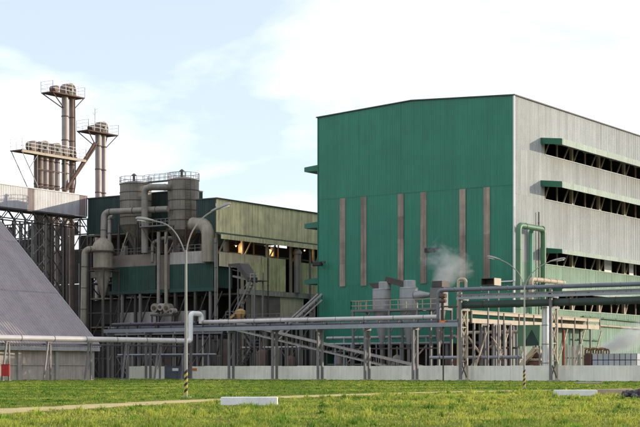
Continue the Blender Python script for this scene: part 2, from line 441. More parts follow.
# sunlit side: solid bay at the corner, then four open floors
CANOPY_EDGE = mat('pale_canopy_sheet', (0.33, 0.41, 0.33), 0.5, 0, 0.1, streak=0.2, rnd=0.1, dirt=0.2, dirt_col=(0.2, 0.24, 0.16))
SILLS = [(10.5, 13.3, 13.75), (17.1, 19.15, 19.5), (26.75, 29.15, 29.45), (33.4, 35.45, 35.75)]   # sill, opening head, canopy top
YO = 202.9
zs = [0.25, 10.5, 17.1, 26.75, 33.4, ZE - 0.03]
for k in range(5):
    m = PALE_GREEN if k < 2 else WHITE_SHEET
    right_sheets(gb, XR, YG + 0.12, YO, zs[k] - (0.08 if k else 0), zs[k+1], m, 1.95)
prev = 0.25
for k, (s0, h0, c0) in enumerate(SILLS):
    right_sheets(gb, XR, YO, YE, prev, s0, PALE_GREEN if k < 2 else WHITE_SHEET, 2.02)
    prev = h0
right_sheets(gb, XR, YO, YE, prev, ZE - 0.03, WHITE_SHEET, 2.02)
BAY = 10.12
for k, (s0, h0, c0) in enumerate(SILLS):
    # canopy: sloping box with end cap, fascia and soffit
    ca = MB().prism([(XR + 0.07, YO - 1.3, c0 - 0.02), (XR + 3.5, YO - 1.3, c0 - 0.42), (XR + 3.5, YO - 1.3, c0 - 0.62), (XR + 0.07, YO - 1.3, c0 - 0.2)], (0, YE - YO + 1.3, 0)).build('canopy', WHITE_SHEET, gb)
    right_sheets(gb, XR + 3.53, YO - 1.3, YE, c0 - (1.32 if k > 1 else 1.05), c0 - 0.42, CANOPY_EDGE, 2.0, name='canopy_fascia', pitch=0.5, dep=0.04, par=ca)
    MB().prism([(XR + 0.07, YO - 1.34, c0), (XR + 3.5, YO - 1.34, c0 - 0.40), (XR + 3.5, YO - 1.34, c0 - (1.3 if k > 1 else 1.0)), (XR + 0.07, YO - 1.34, c0 - 0.9)], (0, -0.06, 0)).build('canopy_end', TRIM_GREEN, ca)
    y = YO - 1.2
    while y < YE:
        MB().beam((XR - 0.2, y, c0 - 0.35), (XR + 3.45, y, c0 - 0.75), 0.12, 0.2).build('canopy_bracket', TAN_STEEL, ca)
        y += BAY / 2
    sl = MB().box(XR - 0.2, XR + 0.12, YO, YE, s0 - 0.06, s0 + 0.06).build('sill', WHITE_SHEET if k > 1 else PALE_GREEN, gb)
    # frame behind the opening
    for j in range(7):
        yc = YO + 0.3 + j * BAY
        MB().box(XR - 0.75, XR - 0.3, yc - 0.25, yc + 0.25, s0 - 0.5, c0 + 0.6).build('column', CREAM_PAINT, gb)
        if j < 6:
            MB().box(XR - 0.65, XR - 0.45, yc + BAY*0.5 - 0.1, yc + BAY*0.5 + 0.1, s0 - 0.3, c0).build('stud', TAN_STEEL, gb)
            ym = yc + BAY * 0.5
            a = (XR - 0.5, yc + (0.4 if (j + k) % 2 else BAY*0.24), s0 - 0.2 if (j + k) % 2 else c0)
            q = (XR - 0.5, yc + (BAY*0.24 if (j + k) % 2 else 0.4), c0 if (j + k) % 2 else s0 - 0.2)
            MB().beam(a, q, 0.2).build('brace', CREAM_PAINT, gb)
            a = (XR - 0.5, ym + BAY*0.18, s0 - 0.2); q = (XR - 0.5, ym + BAY*0.40, c0)
            MB().beam(a, q, 0.2).build('brace', CREAM_PAINT, gb)
    MB().box(XL + 0.3, XR - 1.0, YG + 0.5, YE - 0.4, s0 - 0.45, s0 - 0.15).build('floor_slab', CONC_DARK, gb)
    MB().box(XR - 0.9, XR - 0.12, YO - 2, YE - 0.3, s0 - 0.75, s0 - 0.47).build('floor_beam', DARK_STEEL, gb)
for (pa, pb, k) in ((605.2, 612, 1), (630, 634.2, 1)):
    ya, yb = atX(pa, 260, XR).y, atX(pb, 260, XR).y
    MB().box(XR - 0.2, XR - 0.12, ya, yb, SILLS[1][0] + 0.07, SILLS[1][1] + 0.5).build('infill_panel', WHITE_PAINT, gb)
# hidden side, far end, roof
MB().box(XL, XL + 0.15, YG + 0.15, YE, 0.0, ZE - 0.05).build('side_wall', GREEN, gb)
MB().prism([(XL + 0.16, YE - 0.05, 0), (XR - 0.2, YE - 0.05, 0), (XR - 0.2, YE - 0.05, ZE - 0.03), (XM, YE - 0.05, ZR - 0.01), (XL + 0.16, YE - 0.05, ZE - 0.03)], (0, -0.15, 0)).build('end_wall', WHITE_SHEET, gb)
rf = MB().prism([(XL - 0.25, YG - 0.22, ZE - 0.02), (XM, YG - 0.22, ZR + 0.02), (XR + 0.25, YG - 0.22, ZE - 0.02), (XR + 0.25, YG - 0.22, ZE + 0.14), (XM, YG - 0.22, ZR + 0.17), (XL - 0.25, YG - 0.22, ZE + 0.14)], (0, YE - YG + 0.4, 0)).build('roof', DARK_STEEL, gb)
MB().box(XR - 0.10, XR + 0.13, YG - 0.13, YG + 0.11, 0.2, ZE - 0.05).build('corner_trim', WHITE_PAINT, gb)
MB().box(XL - 0.06, XL + 0.06, YG - 0.1, YG + 0.14, 5.3, ZE - 0.05).build('corner_trim', TRIM_GREEN, gb)
# canopies on the shaded side
for zt in (33.5, 24.6, 15.8):
    MB().prism([(XL - 0.02, YG + 0.4, zt), (XL - 2.9, YG + 0.4, zt - 0.25), (XL - 2.9, YG + 0.4, zt - 0.95), (XL - 0.02, YG + 0.4, zt - 0.95)], (0, 60, 0)).build('canopy', TRIM_GREEN, gb)
# open ground floor
i = 0
x = XL + 0.5
while x < XR - 0.3:
    for y in (YG + 0.45, YG + 8.5):
        MB().box(x - 0.22, x + 0.22, y - 0.22, y + 0.22, 0, 10.3).build('column', STEEL if y < YG + 2 else DARK_STEEL, gb)
    x += 5.6
for x in (XL + 3, XL + 14.5, XL + 25.5):
    MB().beam((x, YG + 0.5, 0.2), (x + 5, YG + 0.5, 5.2), 0.2).build('brace', TAN_STEEL, gb)
MB().box(XL + 0.2, XR - 0.3, YG + 0.25, YG + 0.6, 5.15, 5.55).build('ground_floor_beam', DARK_STEEL, gb)
MB().box(XL + 0.2, XR - 0.3, YG + 16.0, YG + 16.2, 0, 10.2).build('inner_wall', CONC_DARK, gb)
# conduit on the front near the corner
a, c, d = atY(495, 282, YG - 0.2), atY(514.4, 281, YG - 0.2), atY(514.2, 206, YG - 0.2)
pc = MB().tube(fillet([a, c, d], 0.5), 0.11, 8).build('conduit', WHITE_PAINT, None, True)
tag(pc, 'thin white conduit climbing the green front close to its sunlit corner', 'pipe')

# floodlights on the green front
def flood(px, py, label):
    p = atY(px, py, YG)
    t = thing('floodlight', (p.x, YG, p.z), label, 'floodlight')
    MB().beam((p.x, YG - 0.05, p.z), (p.x + 0.1, YG - 1.2, p.z + 0.1), 0.14).build('bracket', DARK_STEEL, t)
    hs_ = MB().box(p.x - 0.75, p.x + 0.85, YG - 1.75, YG - 1.1, p.z - 0.32, p.z + 0.35).build('housing', BLACK, t, bevel=0.08)
    MB().box(p.x - 0.6, p.x + 0.7, YG - 1.80, YG - 1.76, p.z - 0.22, p.z + 0.22).build('lens', BLACK, hs_)
    MB().box(p.x + 0.86, p.x + 1.4, YG - 1.5, YG - 1.2, p.z + 0.05, p.z + 0.4).build('control_box', DARK_STEEL, t)
flood(322.5, 264.5, 'black floodlight on the edge of the green front opposite the old works')
flood(434.5, 251, 'black floodlight between two pale strips on the green front, above the tanks')

# ================================================================ old process building on the left
XB, ZB = -153.0, 29.4
pb = thing('process_building', (-165, 212, 0), 'old open-framed process building with weathered cream upper sheets', 'building')
YB0, YB1 = 192.6, 236.0
right_sheets(pb, XB, YB0, YB1, 23.95, ZB, CREAM_SHEET, 1.45, pitch=0.48)
front_sheets(pb, XB - 4.2, XB - 0.06, YB0, 23.95, ZB, GREEN_DUSK, 1.4)
MB().box(XB - 4.4, XB + 0.25, YB0 - 0.15, YB1, ZB, ZB + 0.16).build('roof', DARK_STEEL, pb)
right_sheets(pb, XB + 1.25, YB0 - 0.3, YB1, 22.75, 23.5, CREAM_SHEET, 1.45, name='awning_fascia', pitch=0.48)
MB().prism([(XB + 0.05, YB0 - 0.3, 23.9), (XB + 1.2, YB0 - 0.3, 23.45), (XB + 1.2, YB0 - 0.3, 23.3), (XB + 0.05, YB0 - 0.3, 23.75)], (0, YB1 - YB0, 0)).build('awning', GREEN_OLD, pb)
def xb_sheets(pa, pc_, z0, z1, X, m, wd=1.3):
    right_sheets(pb, X, atX(pa, 270, X).y, atX(pc_, 270, X).y, z0, z1, m, wd, pitch=0.43)
xb_sheets(219, 264, 18.4, 20.75, XB - 0.12, CREAM_WALL)
xb_sheets(246, 285.5, 14.9, 19.4, XB + 0.12, MOSS_SHEET)
xb_sheets(262, 285.5, 19.41, 20.6, XB + 0.05, MOSS_SHEET)
xb_sheets(300, 330, 14.9, 20.3, XB, MOSS_SHEET)
MB().box(XB - 0.3, XB + 0.35, YB0 + 6, YB1, 14.0, 14.85).build('floor_edge_beam', CONC, pb)
ya, yb = atX(280, 300, XB).y, atX(303, 300, XB).y
MB().box(XB - 0.2, XB + 0.1, ya, yb, 9.5, 13.95).build('concrete_wall', CREAM_WALL, pb)  # concrete coloured cream to look sunlit where no sun reaches
MB().box(XB - 0.2, XB + 0.08, ya - 9.5, ya - 0.05, 9.0, 13.95).build('concrete_wall', CONC_DARK, pb)
for j in range(7):
    y = YB0 + 0.6 + j * 7.0
    for xx in (XB - 0.45, XB - 9, XB - 18, XB - 27, XB - 35.5):
        if xx < XB - 20 and y < 200: continue
        MB().box(xx - 0.2, xx + 0.2, y - 0.2, y + 0.2, 0, 23.9).build('column', TAN_STEEL if xx > XB - 1 else DARK_STEEL, pb)
    if j < 6:
        MB().beam((XB - 0.4, y + 0.4, 20.4), (XB - 0.4, y + 3.0, 23.8), 0.2).build('brace', TAN_STEEL, pb)
        MB().beam((XB - 0.4, y + 6.6, 14.5), (XB - 0.4, y + 1.0, 9.2), 0.2).build('brace', DARK_STEEL, pb)
        MB().box(XB - 0.55, XB - 0.35, y + 3.2, y + 3.4, 20, 23.9).build('stud', RUST, pb)
for xx in (XB - 9, XB - 18, XB - 27):
    for z in (9.2, 14.2, 20.5):
        MB().beam((xx, YB0 + 1, z), (xx, YB1 - 0.5, z), 0.25, 0.4).build('floor_beam', DARK_STEEL, pb)
MB().box(XB - 20, XB - 0.6, YB0 + 0.6, YB1 - 0.4, 20.75, 20.98).build('floor_slab', CONC_DARK, pb)
MB().box(XB - 36, XB - 0.5, YB0 + 8, YB1 - 0.4, 14.05, 14.35).build('floor_slab', CONC_DARK, pb)
MB().box(XB - 36, XB - 0.5, YB0 + 8, YB1 - 0.4, 8.9, 9.15).build('floor_slab', CONC_DARK, pb)
# added partitions, coloured as shade, that keep the open floors dark
MB().box(XB - 9.4, XB - 9.2, YB0 + 8.2, YB1 - 0.5, 0, 23.8).build('shade_partition', DARK_CLAD, pb)
MB().box(XB - 37, XB - 9.5, YG + 8.6, YG + 8.8, 0, 13.9).build('shade_partition', DARK_CLAD, pb)
MB().box(XB - 27, XB - 9.5, YG + 8.6, YG + 8.8, 14.4, 24.5).build('shade_partition', DARK_CLAD, pb)
MB().box(XB - 9.2, XB - 0.6, YG + 9.3, YG + 9.5, 0, 8.9).build('shade_partition', DARK_CLAD, pb)
MB().box(XB - 9.15, XB - 0.5, 235.4, 235.6, 0, 23.8).build('shade_partition', DARK_CLAD, pb)
MB().box(XB - 1.2, XB - 1.0, 202.6, 235.3, 0, 8.85).build('shade_partition', DARK_CLAD, pb)
# duct standing in the open floor
yy = atX(295, 280, XB).y
dd = MB().lathe(XB + 0.5, yy, [(0.62, 14.86), (0.62, 21.6), (0.75, 21.65), (0.75, 22.0), (0.45, 22.6)], 18).build('riser_duct', DUCT, pb, True)
for (px, py) in ((226, 250), (241, 250), (272, 252)):
    p = atX(px, py, XB - 1.5)
    MB().lathe(p.x, p.y, [(0.5, 20.99), (0.5, 22.3), (0.3, 22.7)], 14).build('process_vessel', TAN_STEEL, pb, True)
# front: concrete ring beam, old green band, lip, columns
xa, xc = xY(112, YG), xY(213.5, YG)
xs1, xs2 = xY(156, YG), xY(170, YG)
for a, c in ((xa, xs1), (xs2, xc)):
    MB().box(a, c, YG - 0.05, YG + 0.4, 19.0, 21.0).build('ring_beam', CONC_DARK if a < xs1 - 1 else CONC_GREY, pb)
    front_sheets(pb, a, c, YG - 0.06, 14.9, 19.0, GREEN_OLD, 2.0)
MB().box(xs1 + 0.02, xs2 - 0.02, YG + 0.2, YG + 0.5, 14.9, 21.0).build('recessed_panel', CONC_DARK, pb)
right_sheets(pb, xc, YG, YG + 5, 14.9, 19.0, GREEN_OLD, 1.6)
MB().box(xa - 0.4, xc + 0.4, YG - 0.5, YG + 0.3, 14.3, 14.88).build('lip_beam', GREEN_OLD, pb)
MB().box(xa, xc, YG + 0.45, YG + 10, 20.5, 20.74).build('deck', CONC_DARK, pb)
MB().box(xY(116, YG), xY(203, YG), YG + 0.5, YG + 0.8, 9.4, 11.2).build('low_wall', CONC_GREY, pb)
for px in (112, 123, 141, 159, 176, 196, 211):
    x = xY(px, YG)
    MB().box(x - 0.2, x + 0.2, YG - 0.35, YG + 0.05, 0, 14.3).build('column', STEEL if px % 2 else DARK_STEEL, pb)
    MB().beam((x, YG - 0.1, 9.2), (x + 2.4, YG - 0.1, 14.2), 0.16).build('brace', DARK_STEEL, pb)
    MB().beam((x, YG - 0.1, 0.3), (x + 2.4, YG - 0.1, 6.8), 0.16).build('brace', DARK_STEEL, pb)
MB().box(xa, xc, YG - 0.3, YG + 0.3, 6.6, 7.0).build('tie_beam', DARK_STEEL, pb)
MB().box(xa, xc, YG + 4.0, YG + 4.2, 0, 6.5).build('inner_wall', CONC_DARK, pb)
# back sheets, a few missing
x = -190.0
while x < XB - 1:
    for z0, z1 in ((0, 9), (9.2, 14), (14.4, 20.5), (21, 25.8)):
        if random.random() > 0.12:
            sheet(pb, (x, YB1, z0), 0, 2.0, z1 - z0, GREEN_DUSK)
    x += 2.0

# tall dark head-house at the gallery's end
hb = thing('head_house', (-175, 215, 0), 'dark dusty-green head-house box behind the silos where the gallery ends', 'building')
xh0, xh1 = -189.4, XB - 4.25
front_sheets(hb, xh0 + 0.02, xh1 - 8, 201.0, 25.9, 32.4, GREEN_DUSK, 2.0)
front_sheets(hb, xh1 - 8, xh1, 201.3, 22.5, 29.1, GREEN_DUSK, 2.0)
for z0, z1, lo_, hi_ in ((0.2, 8.3, 0, 15), (8.8, 17.8, 0, 15), (18.4, 22.8, 0, 15), (23.1, 25.5, 0, 15)):
    x = xh0 + 0.7
    while x < xh0 + 20:
        if random.random() > 0.10: sheet(hb, (x, 206.0, z0), 0, 2.0, z1 - z0, DARK_CLAD)  # dark sheets put the shade of the lower voids into colour
        x += 2.0
MB().box(xh0 - 0.2, xh1 - 8.1, 200.8, 204.5, 32.4, 32.6).build('roof', DARK_STEEL, hb)
MB().box(xh0, xh1 - 0.2, 204.45, 236, 29.1, 29.25).build('roof', DARK_STEEL, hb)
MB().box(xh1 - 8.05, xh1 - 0.2, 201.1, 204.44, 29.1, 29.25).build('roof', DARK_STEEL, hb)
right_sheets(hb, xh1 - 8.05, 201.2, 204.2, 29.3, 32.4, GREEN_DUSK, 1.5)
MB().box(xh0, xh1 - 8.1, 204.2, 204.4, 25.9, 32.39).build('end_wall', GREEN_DUSK, hb)
MB().box(xh0, xh1 - 0.2, 201.2, 235.7, 25.6, 25.88).build('floor_slab', CONC_DARK, hb)
for x in (xh0 + 0.4, xh0 + 7, xh0 + 14):
    for y in (201.6, 211, 221, 231):
        MB().box(x - 0.22, x + 0.22, y - 0.22, y + 0.22, 0, 25.6).build('column', DARK_STEEL, hb)
        if y < 230:
            for z in (0.5, 8.5, 17):
                MB().beam((x, y, z), (x, y + 9.5, z + 8), 0.16).build('brace', DARK_STEEL, hb)
                MB().beam((x, y, z + 8), (x, y + 9.5, z), 0.16).build('brace', DARK_STEEL, hb)
for z in (8.5, 17.0):
    for y in (201.6, 221):
        MB().beam((xh0 + 0.4, y, z), (xh0 + 14, y, z), 0.22, 0.35).build('tie_beam', DARK_STEEL, hb)
    for x in (xh0 + 0.4, xh0 + 7, xh0 + 14): MB().beam((x, 201.6, z), (x, 231, z), 0.22, 0.35).build('tie_beam', DARK_STEEL, hb)
MB().box(xh0 + 0.7, xh0 + 12, 200.6, 201.2, 18.0, 19.9).build('walkway_parapet', CONC_DARK, hb)
MB().box(xh0 + 0.7, xh0 + 12, 201.2, 212, 18.0, 18.3).build('floor_slab', CONC_DARK, hb)

# ================================================================ conveyor gallery, upper left
XGA = -189.4
ga = thing('conveyor_gallery', (XGA - 1.8, 175, 0), 'long galvanised conveyor gallery on lattice legs passing above the shed roof', 'conveyor')
y = 138.0
yb0, yb1 = atX(26.5, 195, XGA).y, atX(33, 195, XGA).y
ye0 = atX(81, 200, XGA).y
ys = [138.0]
while ys[-1] < 200.9:
    ys.append(min(200.9, ys[-1] + 1.6))
for a, c in zip(ys[:-1], ys[1:]):
    mid = (a + c) / 2
    m = BROWN_SHEET if (yb0 - 0.3 < mid < yb1 + 0.3 or ye0 < mid < ye0 + 1.7) else GALV_SHEET
    sheet(ga, (XGA, a, 29.2), math.pi / 2, c - a, 3.75, m, pitch=0.4, dep=0.04)
MB().box(XGA - 3.8, XGA + 0.15, 138, 200.7, 32.95, 33.1).build('roof', GALV_SHEET, ga)
MB().box(XGA - 3.6, XGA - 0.02, 138, 200.7, 28.95, 29.19).build('floor', DARK_STEEL, ga)
MB().box(XGA - 3.7, XGA - 3.6, 138, 200.7, 29.2, 32.94).build('far_wall', GALV_SHEET, ga)
for zz, xx in ((27.4, XGA - 0.3), (27.4, XGA - 3.3)):
    MB().beam((xx, 138, zz), (xx, 200.5, zz), 0.2).build('bottom_chord', DARK_STEEL, ga)
y = 138.0
while y < 199:
    for xx in (XGA - 0.3, XGA - 3.3):
        MB().beam((xx, y, 27.4), (xx, y + 1.5, 28.95), 0.13).build('lattice_bar', DARK_STEEL, ga)
        MB().beam((xx, y + 1.5, 28.95), (xx, y + 3.0, 27.4), 0.13).build('lattice_bar', DARK_STEEL, ga)
    y += 3.0
for px, fat in ((20, 1.2), (39, 1.7), (57, 1.2)):
    yc = atX(px, 230, XGA - 0.3).y
    for xx in (XGA - 0.3, XGA - 3.3):
        for dy in (-fat, fat):
            MB().beam((xx, yc + dy, 0), (xx, yc + dy, 27.3), 0.24).build('trestle_leg', STEEL if px == 39 else DARK_STEEL, ga)
        for z in range(0, 26, 3):
            MB().beam((xx, yc - fat, z + 0.2), (xx, yc + fat, z + 3.1), 0.12).build('trestle_brace', STEEL if px == 39 else DARK_STEEL, ga)
            MB().beam((xx, yc + fat, z + 0.2), (xx, yc - fat, z + 3.1), 0.12).build('trestle_brace', STEEL if px == 39 else DARK_STEEL, ga)
    for z in range(3, 27, 6):
        MB().beam((XGA - 0.3, yc - fat, z), (XGA - 3.3, yc - fat, z + 3), 0.12).build('trestle_brace', DARK_STEEL, ga)

# ================================================================ added dark buildings filling the gaps between the frames with shade
rb = thing('rear_shade_fill', (-207, 216, 0), 'dark workshop fill with gappy upper framing, added as shade behind the gallery legs', 'building')
x = -226.0
while x < -189.5:
    for z0, z1, pr in ((0, 9, 0.0), (9.1, 18, 0.04), (18.1, 24.6, 0.16)):
        if random.random() >= pr: sheet(rb, (x, 214.0, z0), 0, 2.0, z1 - z0, DARK_CLAD)
    MB().box(x - 0.12, x + 0.12, 214.2, 214.45, 0, 30.6).build('post', DARK_STEEL, rb)
    MB().beam((x, 214.3, 24.8), (x + 2, 214.3, 27.6), 0.14).build('brace', DARK_STEEL, rb)
    MB().beam((x + 2, 214.3, 27.8), (x, 214.3, 30.5), 0.14).build('brace', DARK_STEEL, rb)
    if random.random() > 0.18: sheet(rb, (x, 216.0, 24.7), 0, 2.0, 3.0, DARK_CLAD)
    if random.random() > 0.25: sheet(rb, (x, 216.0, 27.8), 0, 2.0, 2.6, DARK_CLAD)
    x += 2.0
for z in (24.7, 27.7, 30.6): MB().beam((-226, 214.3, z), (-189.6, 214.3, z), 0.2, 0.26).build('rail', DARK_STEEL, rb)
MB().box(-226, -189.7, 216.3, 240, 24.3, 24.6).build('roof', DARK_STEEL, rb)
yw = thing('alley_shade_fill', (-140, 264, 0), 'low dark store added to darken the alley between the two works', 'building')
front_sheets(yw, -158, XL - 3.2, 262.0, 0, 13, DARK_CLAD, 2.0)
MB().prism([(-158.3, 261.7, 13), (-147, 261.7, 14.5), (XL - 3.0, 261.7, 13), (XL - 3.0, 261.7, 12.8), (-147, 261.7, 14.3), (-158.3, 261.7, 12.8)], (0, 12, 0)).build('roof', DARK_STEEL, yw)

# ================================================================ storage shed, left
XS = -145.0
sh = thing('storage_shed', (XS - 25, 128, 0), 'huge steep-roofed storage shed with grey ribbed roof and concrete bay walls', 'shed')
SP = math.radians(43.0)
YS1 = 156.4
ZEV = 4.62
HALF = 25.0
slope_len = HALF / math.cos(SP)
rm = Matrix.Rotation(0, 4, 'X')
seg = slope_len / 3
ns = 30
for i in range(ns):
    for k in range(3):
        me = sheet_mesh(2.0, seg + 0.12, ROOF_SHEET, 0.5, 0.085)
        o = bpy.data.objects.new('roof_sheet', me); COL.objects.link(o); o.parent = sh
        base = Vector((XS - math.cos(SP) * seg * k, YS1 - 2.0 * (i + 1), ZEV + math.sin(SP) * seg * k)) + Vector((math.sin(SP), 0, math.cos(SP))) * (0.03 * k + random.uniform(-0.008, 0.008))
        ez = Vector((-math.cos(SP), 0, math.sin(SP))); ex = Vector((0, 1, 0)); ey = ez.cross(ex)
        M = Matrix((ex, ey, ez)).transposed().to_4x4()
        o.matrix_local = Matrix.Translation(base - ORG[sh.name]) @ M
MB().prism([(XS - 2*HALF, YS1 - 0.1, ZEV - 0.1), (XS - HALF, YS1 - 0.1, ZEV + HALF * math.tan(SP) - 0.1), (XS - HALF, YS1 - 0.1, ZEV + HALF * math.tan(SP) - 0.3), (XS - 2*HALF + 0.2, YS1 - 0.1, ZEV - 0.3)], (0, -60, 0)).build('far_slope', ROOF_SHEET, sh)
MB().prism([(XS - 0.9, YS1 - 0.9, 0), (XS - 2*HALF + 0.9, YS1 - 0.9, 0), (XS - 2*HALF + 0.9, YS1 - 0.9, ZEV), (XS - HALF, YS1 - 0.9, ZEV + HALF*math.tan(SP) - 0.8), (XS - 0.9, YS1 - 0.9, ZEV)], (0, -0.15, 0)).build('gable_wall', GALV_SHEET, sh)
MB().beam((XS + 0.02, YS1 + 0.06, ZEV + 0.02), (XS - HALF, YS1 + 0.06, ZEV + HALF*math.tan(SP) + 0.02), 0.12, 0.22).build('verge_trim', GALV_SHEET, sh)
MB().box(XS - 0.12, XS - 0.02, YS1 - 60, YS1 - 0.05, ZEV - 0.62, ZEV - 0.06).build('fascia', GALV_SHEET, sh)
for i in range(8):
    y = 155.4 - 7.0 * i
    MB().box(XS - 0.95, XS - 0.45, y - 0.3, y + 0.3, 0, ZEV - 0.2).build('pilaster', CONC_GREY, sh, bevel=0.03)
    MB().box(XS - 0.9, XS - 0.75, y - 6.69, y - 0.31, 0, 2.0).build('wall_panel', SHED_WALL, sh)
    MB().box(XS - 0.9, XS - 0.78, y - 6.69, y - 0.31, 2.22, ZEV - 0.2).build('wall_panel', SHED_WALL, sh)
    MB().box(XS - 0.9, XS - 0.62, y - 6.68, y - 0.32, 2.01, 2.21).build('wall_rail', CONC_GREY, sh)
# ================================================================ bucket elevators above the gallery
XE = -196.0
def ey(px): return atX(px, 150, XE).y
def head(t, y, z, r=1.0, wd=1.7, m=RUST):
    """half-round hood of an elevator with its drive"""
    h = MB()
    n = 16; pr = []
    for k in range(n + 1):
        a = math.pi * k / n
        pr.append((y + r * math.cos(a), z + 1.0 + r * math.sin(a)))
    pr = [(y + r, z)] + pr + [(y - r, z)]
    h.prism([(XE - wd/2, p, q) for p, q in pr], (wd, 0, 0))
    o = h.build('elevator_head', m, t)
    MB().tube([(XE - wd/2 - 0.05, y, z + 1.0), (XE + wd/2 + 0.12, y, z + 1.0)], r * 0.80, 18).build('pulley_cover', DARK_STEEL, t, True)
    MB().tube([(XE + wd/2 + 0.1, y, z + 1.0), (XE + wd/2 + 0.42, y, z + 1.0)], 0.25, 12).build('shaft_hub', STEEL, t, True)
    return o
def deck_rail(t, x0, x1, y0, y1, z):
    MB().box(x0, x1, y0, y1, z - 0.22, z).build('platform', RUST, t)
    r = MB().rail([(x0, y0, z), (x1, y0, z), (x1, y1, z), (x0, y1, z), (x0, y0, z)], 1.9, 1.7, 0.026, (0.65, 1.3))
    r.build('railing', WHITE_PAINT, t)
def leg(t, y, z1, wd=0.5, m=STACK, xo=0.0):
    MB().tube([(XE + xo, y, 0), (XE + xo, y, z1)], wd, 14).build('elevator_leg', m, t, True)
    z = 30.5
    while z < z1 - 1:
        MB().tube([(XE + xo, y, z), (XE + xo, y, z + 0.2)], wd + 0.06, 14).build('leg_flange', RUST, t, True); z += 4.4
# tallest
zt = atX(65, 95.5, XE).z
t = thing('bucket_elevator', (XE, ey(66), 0), 'tallest bucket elevator, twin legs with a railed drive platform on top', 'bucket elevator', 'bucket elevators above the gallery')
leg(t, ey(65), zt, 0.62); leg(t, ey(71.8), zt, 0.52, LEG_BROWN)
deck_rail(t, XE - 1.5, XE + 1.5, ey(47), ey(79), zt)
head(t, ey(68), zt, 1.3, 1.7, HEAD_BROWN)
MB().tube([(XE - 0.6, ey(54), zt + 0.75), (XE + 0.8, ey(54), zt + 0.75)], 0.62, 14).build('drive_motor', HEAD_BROWN, t, True)
MB().box(XE - 0.7, XE + 0.7, ey(54) - 0.6, ey(54) + 0.6, zt + 0.01, zt + 0.25).build('motor_base', RUST, t)
zz = atX(65, 110, XE).z
for y in (ey(47.5), ey(78.5)):
    for x in (XE - 1.3, XE + 1.3): MB().beam((x, y, zt - 0.2), (XE, ey(65.5) if y < ey(60) else ey(72), zz), 0.16).build('strut', RUST, t)
MB().tube([(XE + 0.9, ey(71), zt - 0.3), (XE + 0.9, ey(72), 36), (XE + 0.9, ey(68), 31)], 0.12, 8).build('ladder_rail', RUST, t)
# second, with the mast
zt2 = atX(98, 133, XE).z
t = thing('bucket_elevator', (XE, ey(100), 0), 'slim bucket elevator with a thin mast on its railed platform beside a slanting chute', 'bucket elevator', 'bucket elevators above the gallery')
leg(t, ey(98.2), zt2, 0.58); leg(t, ey(103.8), zt2, 0.42)
deck_rail(t, XE - 1.5, XE + 1.5, ey(82.5), ey(112.5), zt2)
head(t, ey(101), zt2, 1.2, 1.6, HEAD_BROWN)
MB().tube([(XE - 0.5, ey(91), zt2 + 0.7), (XE + 0.7, ey(91), zt2 + 0.7)], 0.5, 14).build('drive_motor', DARK_STEEL, t, True)
MB().box(XE - 0.6, XE + 0.6, ey(91) - 0.5, ey(91) + 0.5, zt2 + 0.01, zt2 + 0.25).build('motor_base', RUST, t)
MB().tube([(XE, ey(95), zt2), (XE, ey(95), zt2 + 4.6)], 0.05, 6).build('mast', STEEL, t)
for dy, dz in ((0.9, 4.4), (0.7, 3.8), (-0.6, 3.4)): MB().beam((XE, ey(95), zt2 + dz - 0.2), (XE, ey(95) + dy, zt2 + dz + 0.25), 0.05).build('mast_arm', STEEL, t)
for y in (ey(83), ey(112)):
    for x in (XE - 1.3, XE + 1.3): MB().beam((x, y, zt2 - 0.2), (XE, ey(97) if y < ey(95) else ey(104.5), zt2 - 2.9), 0.15).build('strut', RUST, t)
# group of three sharing a platform
zt3 = atX(42, 154, XE).z
t = thing('bucket_elevator', (XE, ey(48), 0), 'row of elevator heads sharing one long railed platform with many legs', 'bucket elevator', 'bucket elevators above the gallery')
deck_rail(t, XE - 1.5, XE + 1.5, ey(16), ey(80), zt3)
MB().box(XE + 1.35, XE + 1.6, ey(16), ey(80), zt3 - 0.5, zt3 - 0.05).build('edge_beam', TAN_STEEL, t)
for px, r in ((42.5, 1.35), (54.5, 1.35)): head(t, ey(px), zt3, r, 1.7, HEAD_BROWN)
for px, r in ((31.5, 0.95), (64, 0.85), (71, 0.7)):
    MB().tube([(XE - 0.6, ey(px), zt3 + r + 0.15), (XE + 0.8, ey(px), zt3 + r + 0.15)], r, 14).build('drive_motor', HEAD_BROWN, t, True)
    MB().box(XE - 0.7, XE + 0.9, ey(px) - r, ey(px) + r, zt3 + 0.01, zt3 + 0.3).build('motor_base', RUST, t)
for px, wd, m in ((35.8, .36, HEAD_BROWN), (40.2, .55, LEG_BROWN), (45.9, .52, STACK), (51.6, .52, LEG_BROWN), (57.2, .46, STACK)): leg(t, ey(px), zt3 - 0.2, wd, m)
for px in (33.0, 60.6): MB().beam((XE + 1.0, ey(px), 0), (XE + 1.0, ey(px), zt3 - 0.2), 0.28).build('support_post', DARK_STEEL, t)
for x in (XE - 1.3, XE + 1.3): MB().beam((x, ey(16.5), zt3 - 0.2), (x, ey(33), 34.2), 0.12).build('strut', STEEL, t)
MB().beam((XE + 1.3, ey(24), zt3 - 3.2), (XE + 1.3, ey(33), zt3 - 0.4), 0.10).build('strut', STEEL, t)
for z in (zt3 - 3, zt3 - 6): MB().beam((XE + 1.0, ey(33), z), (XE + 1.0, ey(66), z), 0.16).build('cross_tie', RUST, t)
t = thing('chute', (XE, ey(80), 30), 'pair of brown chutes slanting down from the slim elevator', 'chute')
for o_, a, q in ((0.5, (96, 146), (66, 190)), (1.0, (94.5, 143), (62, 196)), (1.4, (80, 150), (70, 180))):
    if o_ > 1.2: continue
    MB().tube([atX(a[0], a[1], XE + o_), atX(q[0], q[1], XE + o_)], 0.26, 10).build('chute_tube', RUST, t, True)
